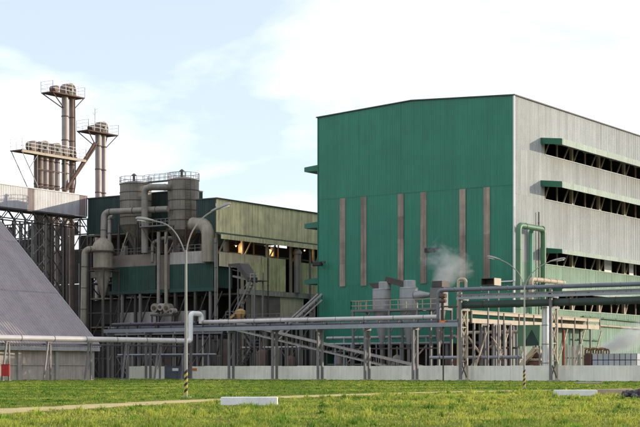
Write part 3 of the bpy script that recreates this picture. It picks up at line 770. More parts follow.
MB().beam(atX(95, 145, XE + 0.4), (XE + 0.2, ey(97.5), atX(97, 141, XE).z), 0.3).build('chute_inlet', RUST, t)

# ================================================================ silos on the deck
def silo(px0, px1, y_top, y_cyl, y_cone, Yc, label):
    pc = (px0 + px1) / 2
    p = atY(pc, y_top, Yc)
    k = (pc - 320) / F; d = Yc / (SY*k + CY)
    R = (px1 - px0) / 2 * d / F
    zt, zc, zb = zY(pc, y_top, Yc), zY(pc, y_cyl, Yc), zY(pc, y_cone, Yc)
    t = thing('silo', (p.x, Yc, 20.74), label, 'silo', 'silos on the deck of the old works')
    n = 5; hs = (zt - zc) / n
    for i in range(n):     # shell courses with a lap ring at each joint
        MB().lathe(p.x, Yc, [(R + 0.012*(i % 2), zc + i*hs), (R + 0.012*(i % 2), zc + (i+1)*hs - 0.03)], 36).build('shell_course', SILO, t, True)
        MB().lathe(p.x, Yc, [(R + 0.02, zc + i*hs - 0.07), (R + 0.07, zc + i*hs - 0.06), (R + 0.07, zc + i*hs + 0.06), (R + 0.02, zc + i*hs + 0.07)], 36).build('lap_ring', OLD_RING, t, True)
    MB().lathe(p.x, Yc, [(0.35, zb), (R * 0.62, zc - (zc - zb)*0.42), (R, zc - 0.08)], 36).build('cone', SILO, t, True)
    rf_ = MB().lathe(p.x, Yc, [(R + 0.1, zt - 0.02), (R + 0.12, zt + 0.1), (R*0.6, zt + 0.5), (0.3, zt + 0.75)], 36).build('roof', SILO, t, True)
    MB().lathe(p.x, Yc, [(0.42, 20.75), (0.42, zb + 0.2)], 16).build('outlet', DARK_STEEL, t, True)
    rr = MB(); m_ = 16
    for i in range(m_):
        a0, a1 = 2*math.pi*i/m_, 2*math.pi*(i+1)/m_
        a = Vector((p.x + (R+0.05)*math.cos(a0), Yc + (R+0.05)*math.sin(a0), zt)); c = Vector((p.x + (R+0.05)*math.cos(a1), Yc + (R+0.05)*math.sin(a1), zt))
        for h in (0.6, 1.25): rr.beam(a + Vector((0,0,h)), c + Vector((0,0,h)), 0.07)
        rr.beam(a, a + Vector((0,0,1.25)), 0.07)
    rr.build('railing', STEEL, rf_)
    MB().lathe(p.x + 0.3, Yc - 0.8, [(0.22, zt + 0.2), (0.22, zt + 1.5), (0.5, zt + 1.55), (0.1, zt + 1.9)], 12).build('vent', DARK_STEEL, rf_, True)
    for sx in (-1, 1):
        for sy in (-1, 1):
            bx_, by_ = p.x + sx*R*0.78, Yc + sy*R*0.70
            MB().beam((bx_, by_, 20.75), (bx_, by_, zc + 0.4), 0.24).build('leg', DARK_STEEL, t)
        MB().beam((p.x + sx*R*0.78, Yc - R*0.70, 20.8), (p.x - sx*R*0.1, Yc - R*0.70, zc - 0.4), 0.16).build('leg_brace', TAN_STEEL if sx < 0 else DARK_STEEL, t)
        MB().beam((p.x + sx*R*0.78, Yc - R*0.70, 20.8), (p.x + sx*R*0.78, Yc + R*0.70, zc), 0.16).build('leg_brace', DARK_STEEL, t)
    return p, R, zt
S1 = silo(120, 151.5, 185, 226, 249, 197.2, 'rust-streaked silo with a deep cone behind the standing duct pipe')
S2 = silo(168, 199, 181, 231, 249, 197.2, 'rust-streaked silo with side brackets beside the fat brown elbow')
t = thing('silo_bridge', ((S1[0].x + S2[0].x)/2, 197.2, S1[2] + 0.5), 'railed bridge joining the tops of the two silos', 'catwalk')
xa_b, xb_b, zb_b = S1[0].x + 1.2, S2[0].x - 1.2, max(S1[2], S2[2]) + 0.55
MB().box(xa_b, xb_b, 198.0, 199.2, zb_b - 0.15, zb_b).build('walkway', STEEL, t)
for y in (198.05, 199.15): MB().rail([(xa_b, y, zb_b), (xb_b, y, zb_b)], 1.15, 1.2, 0.03).build('railing', STEEL, t)
for x, s_ in ((xa_b, S1), (xb_b, S2)): MB().beam((x, 198.6, s_[2] - 0.1), (x, 198.6, zb_b - 0.15), 0.2).build('support', DARK_STEEL, t)
# ladder-cage on the second silo
lm = MB()
p, R, zt = S2
for a in (-0.45, -0.75): lm.beam((p.x + (R+0.3)*math.cos(a), 197.2 + (R+0.3)*math.sin(a), 21), (p.x + (R+0.3)*math.cos(a), 197.2 + (R+0.3)*math.sin(a), zt + 1.2), 0.07)
for i in range(28): lm.beam((p.x + (R+0.3)*math.cos(-0.45), 197.2 + (R+0.3)*math.sin(-0.45), 21.3 + i*0.45), (p.x + (R+0.3)*math.cos(-0.75), 197.2 + (R+0.3)*math.sin(-0.75), 21.3 + i*0.45), 0.05)
lo = lm.build('ladder', DARK_STEEL); tag(lo, 'steel rung ladder up the side of the silo by the brown elbow', 'ladder')

def pipe(name, pts, r, m, label, cat='pipe', every=0, fm=None, bend=0.8, group=None, n=16, seg=7):
    pts = [Vector(p) for p in pts]
    base = min(pts, key=lambda p: p.z)
    t = thing(name, (base.x, base.y, base.z - r), label, cat, group)
    run = fillet(pts, bend, seg) if len(pts) > 2 else pts
    rn = MB().tube(run, r, n).build('pipe_run', m, t, True)
    if every: flanges(pts, r + 0.05, every, rn, fm or m, every * 0.5)
    return t
Yd = 192.0
pipe('duct', [atY(172, 187.5, 195.5), atY(156, 187.0, Yd), atY(144.7, 187.5, Yd), atY(144.7, 253, Yd)], 0.56, DUCT,
     'grey duct arching from one silo and dropping in front of the other', 'duct', 3.2, DUCT, 1.3)
pipe('duct', [atY(168, 209.0, 193.6), atY(104, 212.0, 191.2), atY(103.2, 245, 190.6)], 0.52, DUCT,
     'long level duct crossing the silos and turning down into the cyclone', 'duct', 4.5, OLD_RING, 1.2)
pipe('duct', [atY(193, 224, 193.4), atY(208, 224.5, 192.4), atY(208.5, 262, 192.4)], 1.12, CYCL,
     'fat brown elbow duct beside the silo at the corner of the old works', 'duct', 0, None, 1.9)
for px, lab in ((158.6, 'slim grey downpipe in the gap between the two green bands'), (166.2, 'slim pale downpipe on the silo-ladder side of the band gap')):
    pipe('downpipe', [atY(px, 232, 192.3), atY(px, 306, 192.3)], 0.3, DUCT if px < 160 else CYCL, lab, 'pipe', 3.4)
# cyclone
pc = 103.0; Yc = 190.0
p = atY(pc, 241, Yc); k = (pc-320)/F; d = Yc/(SY*k+CY); R = 10.8*d/F
z_ = lambda y: zY(pc, y, Yc)
t = thing('cyclone', (p.x, Yc, 0), 'tan dust cyclone with long cone on a steel stand beside the green band', 'cyclone')
MB().lathe(p.x, Yc, [(0.55, z_(238)), (R*0.82, z_(242.5)), (R, z_(247)), (R, z_(252))], 30).build('hood', CYCL, t, True)
MB().lathe(p.x, Yc, [(R*0.9, z_(252)), (R*0.9, z_(268))], 30).build('barrel', CYCL, t, True)
for y in (251.6, 268.6): MB().lathe(p.x, Yc, [(R*0.92, z_(y)-0.13), (R+0.25, z_(y)-0.12), (R+0.25, z_(y)+0.12), (R*0.92, z_(y)+0.13)], 30).build('flange', OLD_RING, t, True)
MB().lathe(p.x, Yc, [(0.2, z_(300)), (0.34, z_(296)), (R*0.84, z_(269.5))], 30).build('cone', CYCL, t, True)
MB().tube([(p.x, Yc, z_(300)), (p.x, Yc, 0)], 0.16, 10).build('dropper', DARK_STEEL, t, True)
for sx in (-1, 1):
    for sy in (-1, 1): MB().beam((p.x + sx*R*1.05, Yc + sy*R*1.05, 0), (p.x + sx*R*1.05, Yc + sy*R*1.05, z_(268.6)), 0.2).build('stand_leg', DARK_STEEL, t)
for sy in (-1, 1):
    for z in (5.0, 11.0, 18.2): MB().beam((p.x - R*1.05, Yc + sy*R*1.05, z), (p.x + R*1.05, Yc + sy*R*1.05, z), 0.16).build('stand_tie', DARK_STEEL, t)
    MB().beam((p.x - R*1.05, Yc + sy*R*1.05, 5.0), (p.x + R*1.05, Yc + sy*R*1.05, 11.0), 0.13).build('stand_brace', DARK_STEEL, t)
for sx in (-1, 1):
    for z in (5.0, 11.0, 18.2): MB().beam((p.x + sx*R*1.05, Yc - R*1.05, z), (p.x + sx*R*1.05, Yc + R*1.05, z), 0.16).build('stand_tie', DARK_STEEL, t)
pipe('duct', [atY(99, 249, 189.2), atY(88, 249.0, 187.2), atY(84.6, 252, 187.0), atY(83.0, 334, 187.0)], 0.5, CYCL,
     'tan gooseneck duct from the cyclone down behind the shed roof', 'duct', 3.6, OLD_RING, 0.9)
# catwalk between the silos
t = thing('catwalk', atY(155, 226, 191.2), 'small railed catwalk bridging the front of the silos', 'catwalk')
a, c = atY(141, 226.5, 191.2), atY(171, 226.5, 191.2)
MB().box(a.x, c.x, 190.8, 192.2, a.z - 0.18, a.z).build('walkway', STEEL, t)
MB().rail([(a.x, 190.85, a.z), (c.x, 190.85, a.z)], 1.0, 1.0, 0.04).build('railing', STEEL, t)
for x in (a.x + 0.2, c.x - 0.2): MB().beam((x, 192.1, 21.0), (x, 192.1, a.z - 0.18), 0.18).build('post', DARK_STEEL, t)
MB().beam((a.x + 0.3, 191, a.z - 0.2), (a.x + 2.6, 192.5, 21.2), 0.12).build('strut', DARK_STEEL, t)
MB().beam((c.x - 0.3, 191, a.z - 0.2), (c.x - 2.6, 192.5, 21.2), 0.12).build('strut', DARK_STEEL, t)
# piles of small plant on the lower floor of the old works
t = thing('pump_set', (xY(163, 190.5), 190.5, 0), 'cluster of pale round pump casings on a stand under the green band', 'pump')
for i, (px, py, r) in enumerate(((156, 308, 0.75), (162, 307, 0.6), (168, 308, 0.75), (173, 311, 0.45))):
    c = atY(px, py, 190.5)
    MB().tube([c + Vector((0, -0.5, 0)), c + Vector((0, 0.6, 0))], r, 16).build('pump_casing', CONC_GREY if i % 2 else CYCL, t, True)
    MB().tube([c + Vector((0, -0.7, 0)), c + Vector((0, -0.5, 0))], r * 0.45, 12).build('pump_cover', RUST, t, True)
c = atY(164, 313, 190.5)
MB().box(c.x - 2.4, c.x + 2.4, 189.8, 191.4, c.z - 0.5, c.z - 0.2).build('stand_top', DARK_STEEL, t)
for sx in (-2.2, 2.2):
    for y in (190.0, 191.2): MB().beam((c.x + sx, y, 0), (c.x + sx, y, c.z - 0.5), 0.2).build('stand_leg', DARK_STEEL, t)

# ================================================================ stair tower beside the old works
Yt = 188.5
t = thing('stair_tower', (xY(241, Yt), Yt, 0), 'grey steel stair tower with sheet hood in front of the cream sheets', 'stairs')
xa_, xm_, xb_ = xY(229.8, Yt), xY(241, Yt), xY(254.5, Yt)
zt_ = zY(229.8, 264, Yt)
zb2 = zY(254.5, 279, Yt)
for x, z in ((xa_, zt_), (xb_, zb2 + 1.1)):
    for y in (Yt, Yt + 2.2): MB().beam((x, y, 0), (x, y, z), 0.22).build('post', STEEL, t)
MB().prism([(xa_ - 0.2, Yt - 0.2, zt_), (xm_ - 0.2, Yt - 0.2, zt_ + 0.05), (xb_ - 1.2, Yt - 0.2, zY(250, 277, Yt)), (xb_ - 1.2, Yt - 0.2, zY(250, 282, Yt)), (xm_ - 0.8, Yt - 0.2, zt_ - 0.6), (xa_ - 0.2, Yt - 0.2, zt_ - 0.35)], (0, 2.6, 0)).build('sheet_hood', DARK_STEEL, t)
def flight(p, q, n=12):
    p, q = Vector(p), Vector(q)
    for y in (Yt + 0.1, Yt + 1.1):
        MB().beam((p.x, y, p.z), (q.x, y, q.z), 0.1, 0.3).build('stringer', STEEL, t)
    for i in range(n):
        c = p.lerp(q, (i + 0.5) / n); MB().box(c.x - 0.16, c.x + 0.16, Yt + 0.16, Yt + 1.04, c.z, c.z + 0.05).build('tread', DARK_STEEL, t)
    MB().beam((p.x, Yt + 0.1, p.z + 1.0), (q.x, Yt + 0.1, q.z + 1.0), 0.07).build('handrail', STEEL, t)
zl = [0.2, 5.0, 9.6, zb2 - 0.2, zY(232, 276, Yt)]
flight((xa_ + 0.5, 0, zl[0]), (xb_ - 0.8, 0, zl[1])); flight((xb_ - 0.8, 0, zl[1]), (xa_ + 0.5, 0, zl[2]))
flight((xa_ + 0.5, 0, zl[2]), (xb_ - 0.8, 0, zl[3])); flight((xb_ - 0.8, 0, zl[3]), (xa_ + 0.5, 0, zl[4]), 6)
for z, x in ((zl[1], xb_), (zl[2], xa_), (zl[3], xb_)):
    MB().box(x - 0.9, x + 0.9, Yt + 0.05, Yt + 2.2, z - 0.12, z).build('landing', DARK_STEEL, t)
    MB().rail([(x - 0.9, Yt + 0.1, z), (x + 0.9, Yt + 0.1, z)], 1.05, 0.9, 0.04).build('railing', TAN_STEEL if z > 12 else STEEL, t)
oc = atY(240.5, 314, 187)
t = thing('loading_hopper', (oc.x, 187, 0), 'ochre painted hopper on legs beside the stair tower', 'hopper')
MB().lathe(oc.x, 187, [(0.25, oc.z - 1.2), (0.8, oc.z), (0.8, oc.z + 0.5), (0.3, oc.z + 0.8)], 8).build('bin', ORANGE_DIRT, t)
MB().beam((oc.x - 1.8, 187, oc.z - 0.6), (oc.x - 0.5, 187, oc.z + 0.2), 0.7, 0.4).build('chute', ORANGE_DIRT, t)
for sx in (-0.6, 0.6):
    for sy in (-0.6, 0.6): MB().beam((oc.x + sx, 187 + sy, 0), (oc.x + sx, 187 + sy, oc.z), 0.14).build('leg', DARK_STEEL, t)

# ================================================================ inclined conveyors behind the wall
def inclined(a, c, wd, hgt, m, label, legs=6, name='inclined_conveyor'):
    a, c = Vector(a), Vector(c)
    t = thing(name, ((a.x + c.x)/2, (a.y + c.y)/2, 0), label, 'conveyor', 'inclined conveyors behind the wall')
    dirv = (c - a).normalized(); side = Vector((-dirv.y, dirv.x, 0)).normalized()
    for s_ in (-1, 1):
        o_ = side * (wd / 2) * s_
        MB().beam(a + o_ + Vector((0,0,hgt/2)), c + o_ + Vector((0,0,hgt/2)), 0.14, 0.26).build('side_frame', m, t)
        MB().beam(a + o_ - Vector((0,0,hgt/2)), c + o_ - Vector((0,0,hgt/2)), 0.14, 0.2).build('side_frame', m, t)
    n = int((c - a).length / 1.5)
    for i in range(n + 1):
        b_ = a.lerp(c, i / n)
        for s_ in (-1, 1):
            o_ = side * (wd / 2) * s_
            MB().beam(b_ + o_ - Vector((0,0,hgt/2)), b_ + o_ + Vector((0,0,hgt/2)), 0.1).build('frame_post', DARK_STEEL, t)
        MB().tube([b_ - side * wd * 0.45 + Vector((0,0,hgt*0.3)), b_ + side * wd * 0.45 + Vector((0,0,hgt*0.3))], 0.09, 8).build('roller', DARK_STEEL, t)
    MB().beam(a + Vector((0,0,hgt*0.3+0.1)), c + Vector((0,0,hgt*0.3+0.1)), wd * 0.8, 0.05).build('belt', BLACK, t)
    for i in range(legs):
        b_ = a.lerp(c, (i + 0.5) / legs)
        for s_ in (-1, 1):
            o_ = side * (wd / 2) * s_
            if b_.z > 1.0: MB().beam((b_.x + o_.x, b_.y + o_.y, 0), b_ + o_ - Vector((0,0,hgt/2)), 0.16).build('leg', STEEL, t)
inclined(atY(222, 323, 180.5), atY(428, 372, 176.5), 1.0, 1.05, CONC_GREY, 'long low conveyor sloping down behind the wall toward the galvanised tanks', 7)
inclined(atY(276, 337, 184), atY(320, 297, 192), 1.0, 0.9, CONC_GREY, 'short steep conveyor climbing toward the shaded edge of the green front', 3)

# ================================================================ galvanised hopper tanks
Yk = 182.0
xk0, xk1 = xY(358.5, Yk), xY(446, Yk)
zk = zY(385, 309.5, Yk)
t = thing('tank_platform', ((xk0 + xk1)/2, Yk, 0), 'railed steel platform carrying the galvanised tanks against the green front', 'platform')
MB().box(xk0, xk1, Yk - 2.0, Yk - 1.35, zk - 0.3, zk).build('deck_plate', STEEL, t)
MB().box(xk0, xk1, Yk + 1.35, Yk + 2.0, zk - 0.3, zk).build('deck_plate', STEEL, t)
for x in (xk0 + 0.1, xY(395.3, Yk), xY(424, Yk), xk1 - 0.1): MB().box(x - 0.1, x + 0.1, Yk - 1.34, Yk + 1.34, zk - 0.3, zk).build('deck_beam', STEEL, t)
MB().rail([(xk0, Yk + 1.9, zk), (xk0, Yk - 1.95, zk), (xk1, Yk - 1.95, zk)], 1.25, 1.3, 0.04).build('railing', TAN_STEEL, t)
for px in (360, 396, 424, 445):
    for y in (Yk - 1.8, Yk + 1.8):
        x = xY(px, Yk); MB().beam((x, y, 0), (x, y, zk - 0.3), 0.3).build('post', STEEL, t)
for px in (360, 396, 424):
    x = xY(px, Yk); MB().beam((x, Yk - 1.8, zk - 3.4), (x + 3.0, Yk - 1.8, zk - 0.4), 0.14).build('brace', STEEL, t)
MB().beam((xk0, Yk - 1.8, 4.4), (xk1, Yk - 1.8, 4.4), 0.14, 0.2).build('tie', DARK_STEEL, t)
def tank(px0, px1, yb, yt, d0, d1, dt, label, cone_b=346):
    pc = (px0 + px1)/2; p = atY(pc, yb, Yk); k = (pc-320)/F; d = Yk/(SY*k+CY); R = (px1-px0)/2*d/F
    z = lambda y: zY(pc, y, Yk)
    t = thing('hopper_tank', (p.x, Yk, zk), label, 'tank', 'galvanised hopper tanks on the platform')
    MB().lathe(p.x, Yk, [(R, zk - 0.2), (R, z(yt)), (R + 0.07, z(yt) + 0.02), (R*0.93, z(yt) + 0.15)], 32).build('shell', GALV, t, True)
    MB().lathe(p.x, Yk, [(R + 0.01, z((yb+yt)/2) - 0.05), (R + 0.05, z((yb+yt)/2) - 0.04), (R + 0.05, z((yb+yt)/2) + 0.04), (R + 0.01, z((yb+yt)/2) + 0.05)], 32).build('seam_ring', STEEL, t, True)
    MB().lathe(p.x, Yk, [(0.2, z(cone_b)), (R*0.97, zk - 0.21)], 32).build('cone', GALV, t, True)
    MB().tube([(p.x, Yk, z(cone_b) + 0.1), (p.x, Yk, 0)], 0.24, 12).build('outlet_pipe', STEEL, t, True)
    MB().lathe(p.x, Yk, [(0.42, z(cone_b)-0.3), (0.42, z(cone_b)+0.25)], 12).build('outlet_valve', DARK_STEEL, t, True)
    q = atY((d0+d1)/2, dt, Yk); r2 = (d1-d0)/2*d/F
    MB().lathe(q.x, Yk, [(r2, z(yt) + 0.1), (r2, q.z), (r2*0.9, q.z + 0.1)], 28).build('neck', GALV, t, True)
    return t, p, R, q, r2, z(yt)
t, p, R, q, r2, zn = tank(372.5, 391, 308, 290, 378.5, 391, 282.5, 'galvanised hopper tank with a dark intake box on its neck, by the platform end')
MB().prism([(q.x - r2 - 0.75, Yk - 0.55, zn + 0.25), (q.x - r2 + 0.15, Yk - 0.55, zn + 0.2), (q.x - r2 + 0.15, Yk - 0.55, q.z - 0.05), (q.x - r2 - 1.5, Yk - 0.55, q.z - 0.05)], (0, 1.1, 0)).build('intake_box', DARK_STEEL, t)
t, p, R, q, r2, zn = tank(399.5, 418, 308, 288.5, 403.5, 416, 281, 'galvanised hopper tank with a slanting dark chute entering its neck')
a, c = atY(387, 279.5, Yk), atY(402, 285, Yk)
MB().beam((a.x, Yk, a.z), (q.x - r2 + 0.3, Yk, c.z), 1.0, 0.8).build('feed_chute', DARK_STEEL, t)
MB().tube([(q.x + r2 + 0.9, Yk - 0.2, zk + 1.9), (q.x + r2 + 2.6, Yk - 0.2, zk + 1.9)], [0.62, 0.25], 16).build('side_nozzle', GALV, t, True)
MB().tube([(p.x + R - 0.1, Yk - 0.2, zk + 1.9), (q.x + r2 + 0.95, Yk - 0.2, zk + 1.9)], 0.62, 16).build('side_nozzle', GALV, t, True)
# boxed fan housing
p0, p1 = atY(433, 300, Yk), atY(445, 281, Yk)
t = thing('fan_housing', ((p0.x+p1.x)/2, Yk, zk), 'grey box-shaped fan housing with dark top opening beside the steam', 'fan housing')
MB().box(p0.x, p1.x, Yk - 0.9, Yk + 0.9, zk, p1.z - 0.9).build('body', STEEL, t, bevel=0.04)
MB().box(p0.x + 0.35, p1.x + 0.05, Yk - 0.95, Yk + 0.95, p1.z - 0.88, p1.z).build('top_box', DARK_STEEL, t, bevel=0.03)
MB().lathe((p0.x+p1.x)/2, Yk, [(0.25, 4.6), (0.95, zk - 0.32)], 20).build('cone', STEEL, t, True)
MB().tube([((p0.x+p1.x)/2, Yk, 4.7), ((p0.x+p1.x)/2, Yk, 0)], 0.2, 10).build('outlet_pipe', STEEL, t, True)

# ================================================================ lit bulkhead lamps in the open floor of the old works
GLOW = bpy.data.materials.new('lamp_glow'); GLOW.use_nodes = True
GLOW.node_tree.nodes['Principled BSDF'].inputs['Emission Color'].default_value = (1.0, 0.62, 0.25, 1)
GLOW.node_tree.nodes['Principled BSDF'].inputs['Emission Strength'].default_value = 3.0
for px, py, lab, e in ((304.5, 250.5, 'lit warm lamp at the far end of the open floor beside the riser duct', 30), (236, 246, 'lit warm lamp over the ochre vessels in the open floor', 110), (270, 250, 'lit warm lamp in the middle of the open floor', 80)):
    p = atX(px, py, XB - 1.2)
    t = thing('bulkhead_lamp', p, lab, 'lamp', 'lit lamps in the old works')
    MB().beam(p + Vector((0, 0, 0.3)), (p.x, p.y, 23.9), 0.08).build('hanger', DARK_STEEL, t)
    MB().lathe(p.x, p.y, [(0.08, p.z + 0.3), (0.3, p.z + 0.15), (0.32, p.z + 0.1)], 12).build('shade', DARK_STEEL, t, True)
    MB().lathe(p.x, p.y, [(0.03, p.z - 0.12), (0.1, p.z - 0.06), (0.1, p.z + 0.06), (0.06, p.z + 0.09)], 12).build('bulb', GLOW, t, True)
    ld = bpy.data.lights.new('bulkhead_light', 'POINT'); ld.energy = e; ld.color = (1.0, 0.55, 0.2); ld.shadow_soft_size = 0.15
    lo_ = bpy.data.objects.new('bulkhead_light', ld); COL.objects.link(lo_); lo_.parent = t; lo_.location = (0, 0, -0.45)

# ================================================================ open steel frame in front of the old works
def frame(name, pa, pc_, Y0, Y1, z1, label, step=2.6, mid=None, rail=True, m=STEEL, brace=3):
    xa_, xc_ = xY(pa, Y0), xY(pc_, Y0)
    t = thing(name, ((xa_ + xc_)/2, (Y0 + Y1)/2, 0), label, 'steel frame')
    n = max(2, int(round((xc_ - xa_) / step))); w_ = (xc_ - xa_) / n
    for i in range(n + 1):
        x = xa_ + i * w_
        for y in (Y0, Y1): MB().beam((x, y, 0), (x, y, z1 - 0.26), 0.2 + 0.06 * (i % 2)).build('post', m if i % 3 else DARK_STEEL, t)
        MB().beam((x, Y0, z1 - 0.4), (x, Y1, z1 - 0.4), 0.14).build('cross_beam', DARK_STEEL, t)
        if i < n and i % brace == 0:
            MB().beam((x, Y0, 0.3), (x + w_, Y0, z1 * 0.5), 0.1).build('brace', m, t); MB().beam((x + w_, Y0, 0.3), (x, Y0, z1 * 0.5), 0.1).build('brace', m, t)
        if i < n and i % brace == 1: MB().beam((x, Y0, z1 * 0.5), (x + w_, Y0, z1 - 0.4), 0.1).build('brace', m, t)
    for y in (Y0 - 0.1, Y1 + 0.1): MB().box(xa_ - 0.2, xc_ + 0.2, y - 0.06, y + 0.06, z1 - 0.27, z1 - 0.03).build('edge_beam', m, t)
    MB().box(xa_ - 0.15, xc_ + 0.15, Y0 - 0.03, Y1 + 0.03, z1 - 0.1, z1 - 0.04).build('grating', DARK_STEEL, t)
    if mid: MB().beam((xa_, Y0, mid), (xc_, Y0, mid), 0.12, 0.18).build('tie', m, t)
    if rail: MB().rail([(xa_, Y0, z1 - 0.03), (xc_, Y0, z1 - 0.03)], 1.1, 1.3, 0.035).build('railing', m, t)
    return t
frame('service_frame', 116, 222, 187.5, 190.2, 7.4, 'long braced service frame under the old works behind the low rack', 2.5, 3.6)
frame('service_frame', 236, 312, 189.5, 192.0, 9.1, 'taller service frame between the stair tower and the green front', 2.9, 4.6)
frame('service_frame', 327, 362, 186.5, 189.0, 4.3, 'short service frame under the shaded corner of the green front', 2.6, 2.2, True)
frame('service_frame', 88, 111, 178, 181, 6.6, 'small dark frame beside the shed gable', 2.4, 3.2, False, DARK_STEEL, 2)
# pipes lying on and under the frames
def header(pa, pc_, Y, z, r, m, label, drops=(), every=4.5):
    a, c = Vector((xY(pa, Y), Y, z)), Vector((xY(pc_, Y), Y, z))
    t = thing('pipe_header', (a.x, Y, z - r), label, 'pipe', 'pipe headers behind the wall')
    rn = MB().tube([a, c], r, 12).build('pipe_run', m, t, True)
    flanges([a, c], r + 0.05, every, rn, STEEL, 1.2, 0.1)
    for px in drops:
        x = xY(px, Y); MB().tube([(x, Y - r - 0.02, z), (x, Y - r - 0.02, 0)], r * 0.55, 8).build('drop_leg', m, t, True)
        MB().tube([(x - 0.02, Y - r - 0.02, 1.5), (x - 0.02, Y - r - 0.02, 1.9)], r * 0.95, 10).build('valve', RED_PAINT if int(px) % 3 == 0 else DARK_STEEL, t, True)
header(118, 222, 188.2, 7.66, 0.26, PALE_PIPE, 'pale header pipe on the deck of the long service frame', (128, 151, 176, 204))
header(120, 218, 189.0, 7.58, 0.18, RUST, 'rusty header pipe on the deck of the long service frame', (139, 165, 190))
header(118, 216, 187.2, 3.85, 0.16, BLUE_PIPE, 'thin grey header halfway up the long service frame', (133, 158, 183, 209))
header(238, 310, 190.2, 9.35, 0.24, CYCL, 'tan header pipe on the taller service frame', (247, 265, 288, 303))
header(240, 308, 189.2, 4.9, 0.15, PALE_PIPE, 'thin pale header halfway up the taller service frame', (257, 279, 299))
header(328, 452, 184.9, 5.2, 0.17, BLUE_PIPE, 'thin grey header under the galvanised tanks', (336, 352, 377, 401, 419, 433))
header(327, 456, 185.4, 6.1, 0.24, GALV, 'galvanised header under the galvanised tanks', (345, 392, 427))
header(466, 545, 184.5, 6.6, 0.22, TAN_STEEL, 'tan header crossing behind the sunlit gallery legs', (474, 489, 501, 514))
header(466, 520, 183.8, 4.4, 0.14, RUST, 'thin rusty header behind the sunlit gallery legs', (480, 508))
# handrails, ducts and small plant on the deck by the silos
t = thing('deck_railing', ((xa + xc)/2, YG, 21.0), 'thin grey handrail along the concrete ring beam below the silos', 'railing')
for a_, c_ in ((xa + 0.1, xs1 - 0.1), (xs2 + 0.1, xc - 0.1)):
    MB().rail([(a_, YG + 0.1, 21.0), (c_, YG + 0.1, 21.0)], 1.1, 1.4, 0.035).build('rail_length', STEEL, t)
for i, (px, py, w2, h2, lab) in enumerate(((124, 247, 0.6, 2.0, 'squat grey blower at the outer foot of the first silo'), (152, 248, 0.5, 1.6, 'small dark blower between the two silos'), (176, 247, 0.55, 1.9, 'squat grey blower at the foot of the second silo'))):
    x = xY(px, 194.6); t = thing('blower', (x, 194.6, 20.74), lab, 'blower', 'blowers on the silo deck')
    MB().tube([(x, 194.2, 20.76 + w2), (x, 195.0, 20.76 + w2)], w2, 16).build('volute', [DUCT, DARK_STEEL, GALV][i], t, True)
    MB().box(x + w2 * 0.3, x + w2, 194.25, 194.95, 20.76 + w2, 20.76 + h2).build('outlet', [DUCT, DARK_STEEL, GALV][i], t)
    MB().box(x - w2, x + w2, 194.1, 195.1, 20.745, 20.80).build('base', DARK_STEEL, t)
pipe('duct', [atY(113, 217, 195.8), atY(109.5, 217, 195.8), atY(109.5, 262, 192.2)], 0.34, DUCT, 'slim duct dropping at the outer side of the first silo', 'duct', 3.0, OLD_RING, 0.7)
pipe('duct', [atY(172, 238, 193.4), atY(163, 238, 192.9), atY(152.5, 243, 192.9), atY(152.5, 262, 192.9)], 0.3, DUCT, 'small bent duct linking the silo cones', 'duct', 2.2, OLD_RING, 0.6)
pipe('duct', [Vector((xY(215.5, 191.6), 191.6, 0)), Vector((xY(215.5, 191.6), 191.6, 22.8))], 0.22, STEEL, 'slim dark downpipe at the corner of the old works', 'pipe', 4, DARK_STEEL)
# pipes fixed to the weathered cream side
for px, z0_, z1_, r_, m_, lab in ((252, 0, 14.0, 0.16, CYCL, 'tan downpipe below the weathered cream sheets'), (268, 0, 20.5, 0.12, DARK_STEEL, 'thin dark downpipe across the weathered cream sheets'), (310, 0, 23.5, 0.2, STEEL, 'grey downpipe in the alley end of the cream side')):
    p = atX(px, 300, XB + 0.6); pipe('downpipe', [Vector((p.x, p.y, z0_)), Vector((p.x, p.y, z1_))], r_, m_, lab, 'pipe', 3.5, m_)
# ================================================================ pipe rack along the wall
ZL = 6.95     # underside of the low pipes
xl0 = xY(105, YR0); xlT = xY(460.5, YR0); xhT = xY(550.8, YR0); xh3 = xhT + (xhT - xlT)
YRM = (YR0 + YR1) / 2
rk = thing('pipe_rack', ((xl0 + xlT)/2, YRM, 0), 'low pipe rack on paired grey columns along the whitewashed wall', 'pipe rack')
cols = [xY(p_, YR0) for p_ in (108, 146, 186.5, 229, 272.5, 318, 365, 413)]
for x in cols:
    for y in (YR0, YR1):
        MB().box(x - 0.15, x + 0.15, y - 0.13, y + 0.13, 0.12, ZL - 0.3).build('column', STEEL, rk)
        MB().box(x - 0.28, x + 0.28, y - 0.28, y + 0.28, 0, 0.12).build('footing', CONC_GREY, rk)
    MB().box(x - 0.13, x + 0.13, YR0 - 0.35, YR1 + 0.35, ZL - 0.3, ZL).build('cross_beam', STEEL, rk)
    for z in (2.4, 4.6): MB().beam((x, YR0, z), (x, YR1, z + 1.6), 0.08).build('column_tie', STEEL, rk)
x_low_end = xlT - 0.2
bb = MB().box(xl0, x_low_end, YR0 - 0.32, YR0 - 0.02, ZL + 0.001, ZL + 0.55).build('long_beam', BLUE_PIPE, rk)
MB().box(xl0, x_low_end, YR1 + 0.02, YR1 + 0.3, ZL + 0.001, ZL + 0.5).build('long_beam', STEEL, rk)
x = xl0 + 1
while x < x_low_end:
    MB().box(x - 0.06, x + 0.06, YR0 - 0.015, YR1 + 0.015, ZL + 0.15, ZL + 0.4).build('rung', STEEL, rk)
    if (x - xl0) % 3.0 < 1.5: MB().box(x - 0.05, x + 0.05, YR0 - 0.1, YR0 + 0.1, ZL + 0.55, ZL + 1.05).build('pipe_shoe', DARK_STEEL, rk)
    x += 1.5
hk = thing('pipe_rack', ((xlT + xh3)/2, YRM, 0), 'high pipe rack on lattice towers carrying slate and bottle-green pipes', 'pipe rack')
ZH = zY(550, 306, YR0)
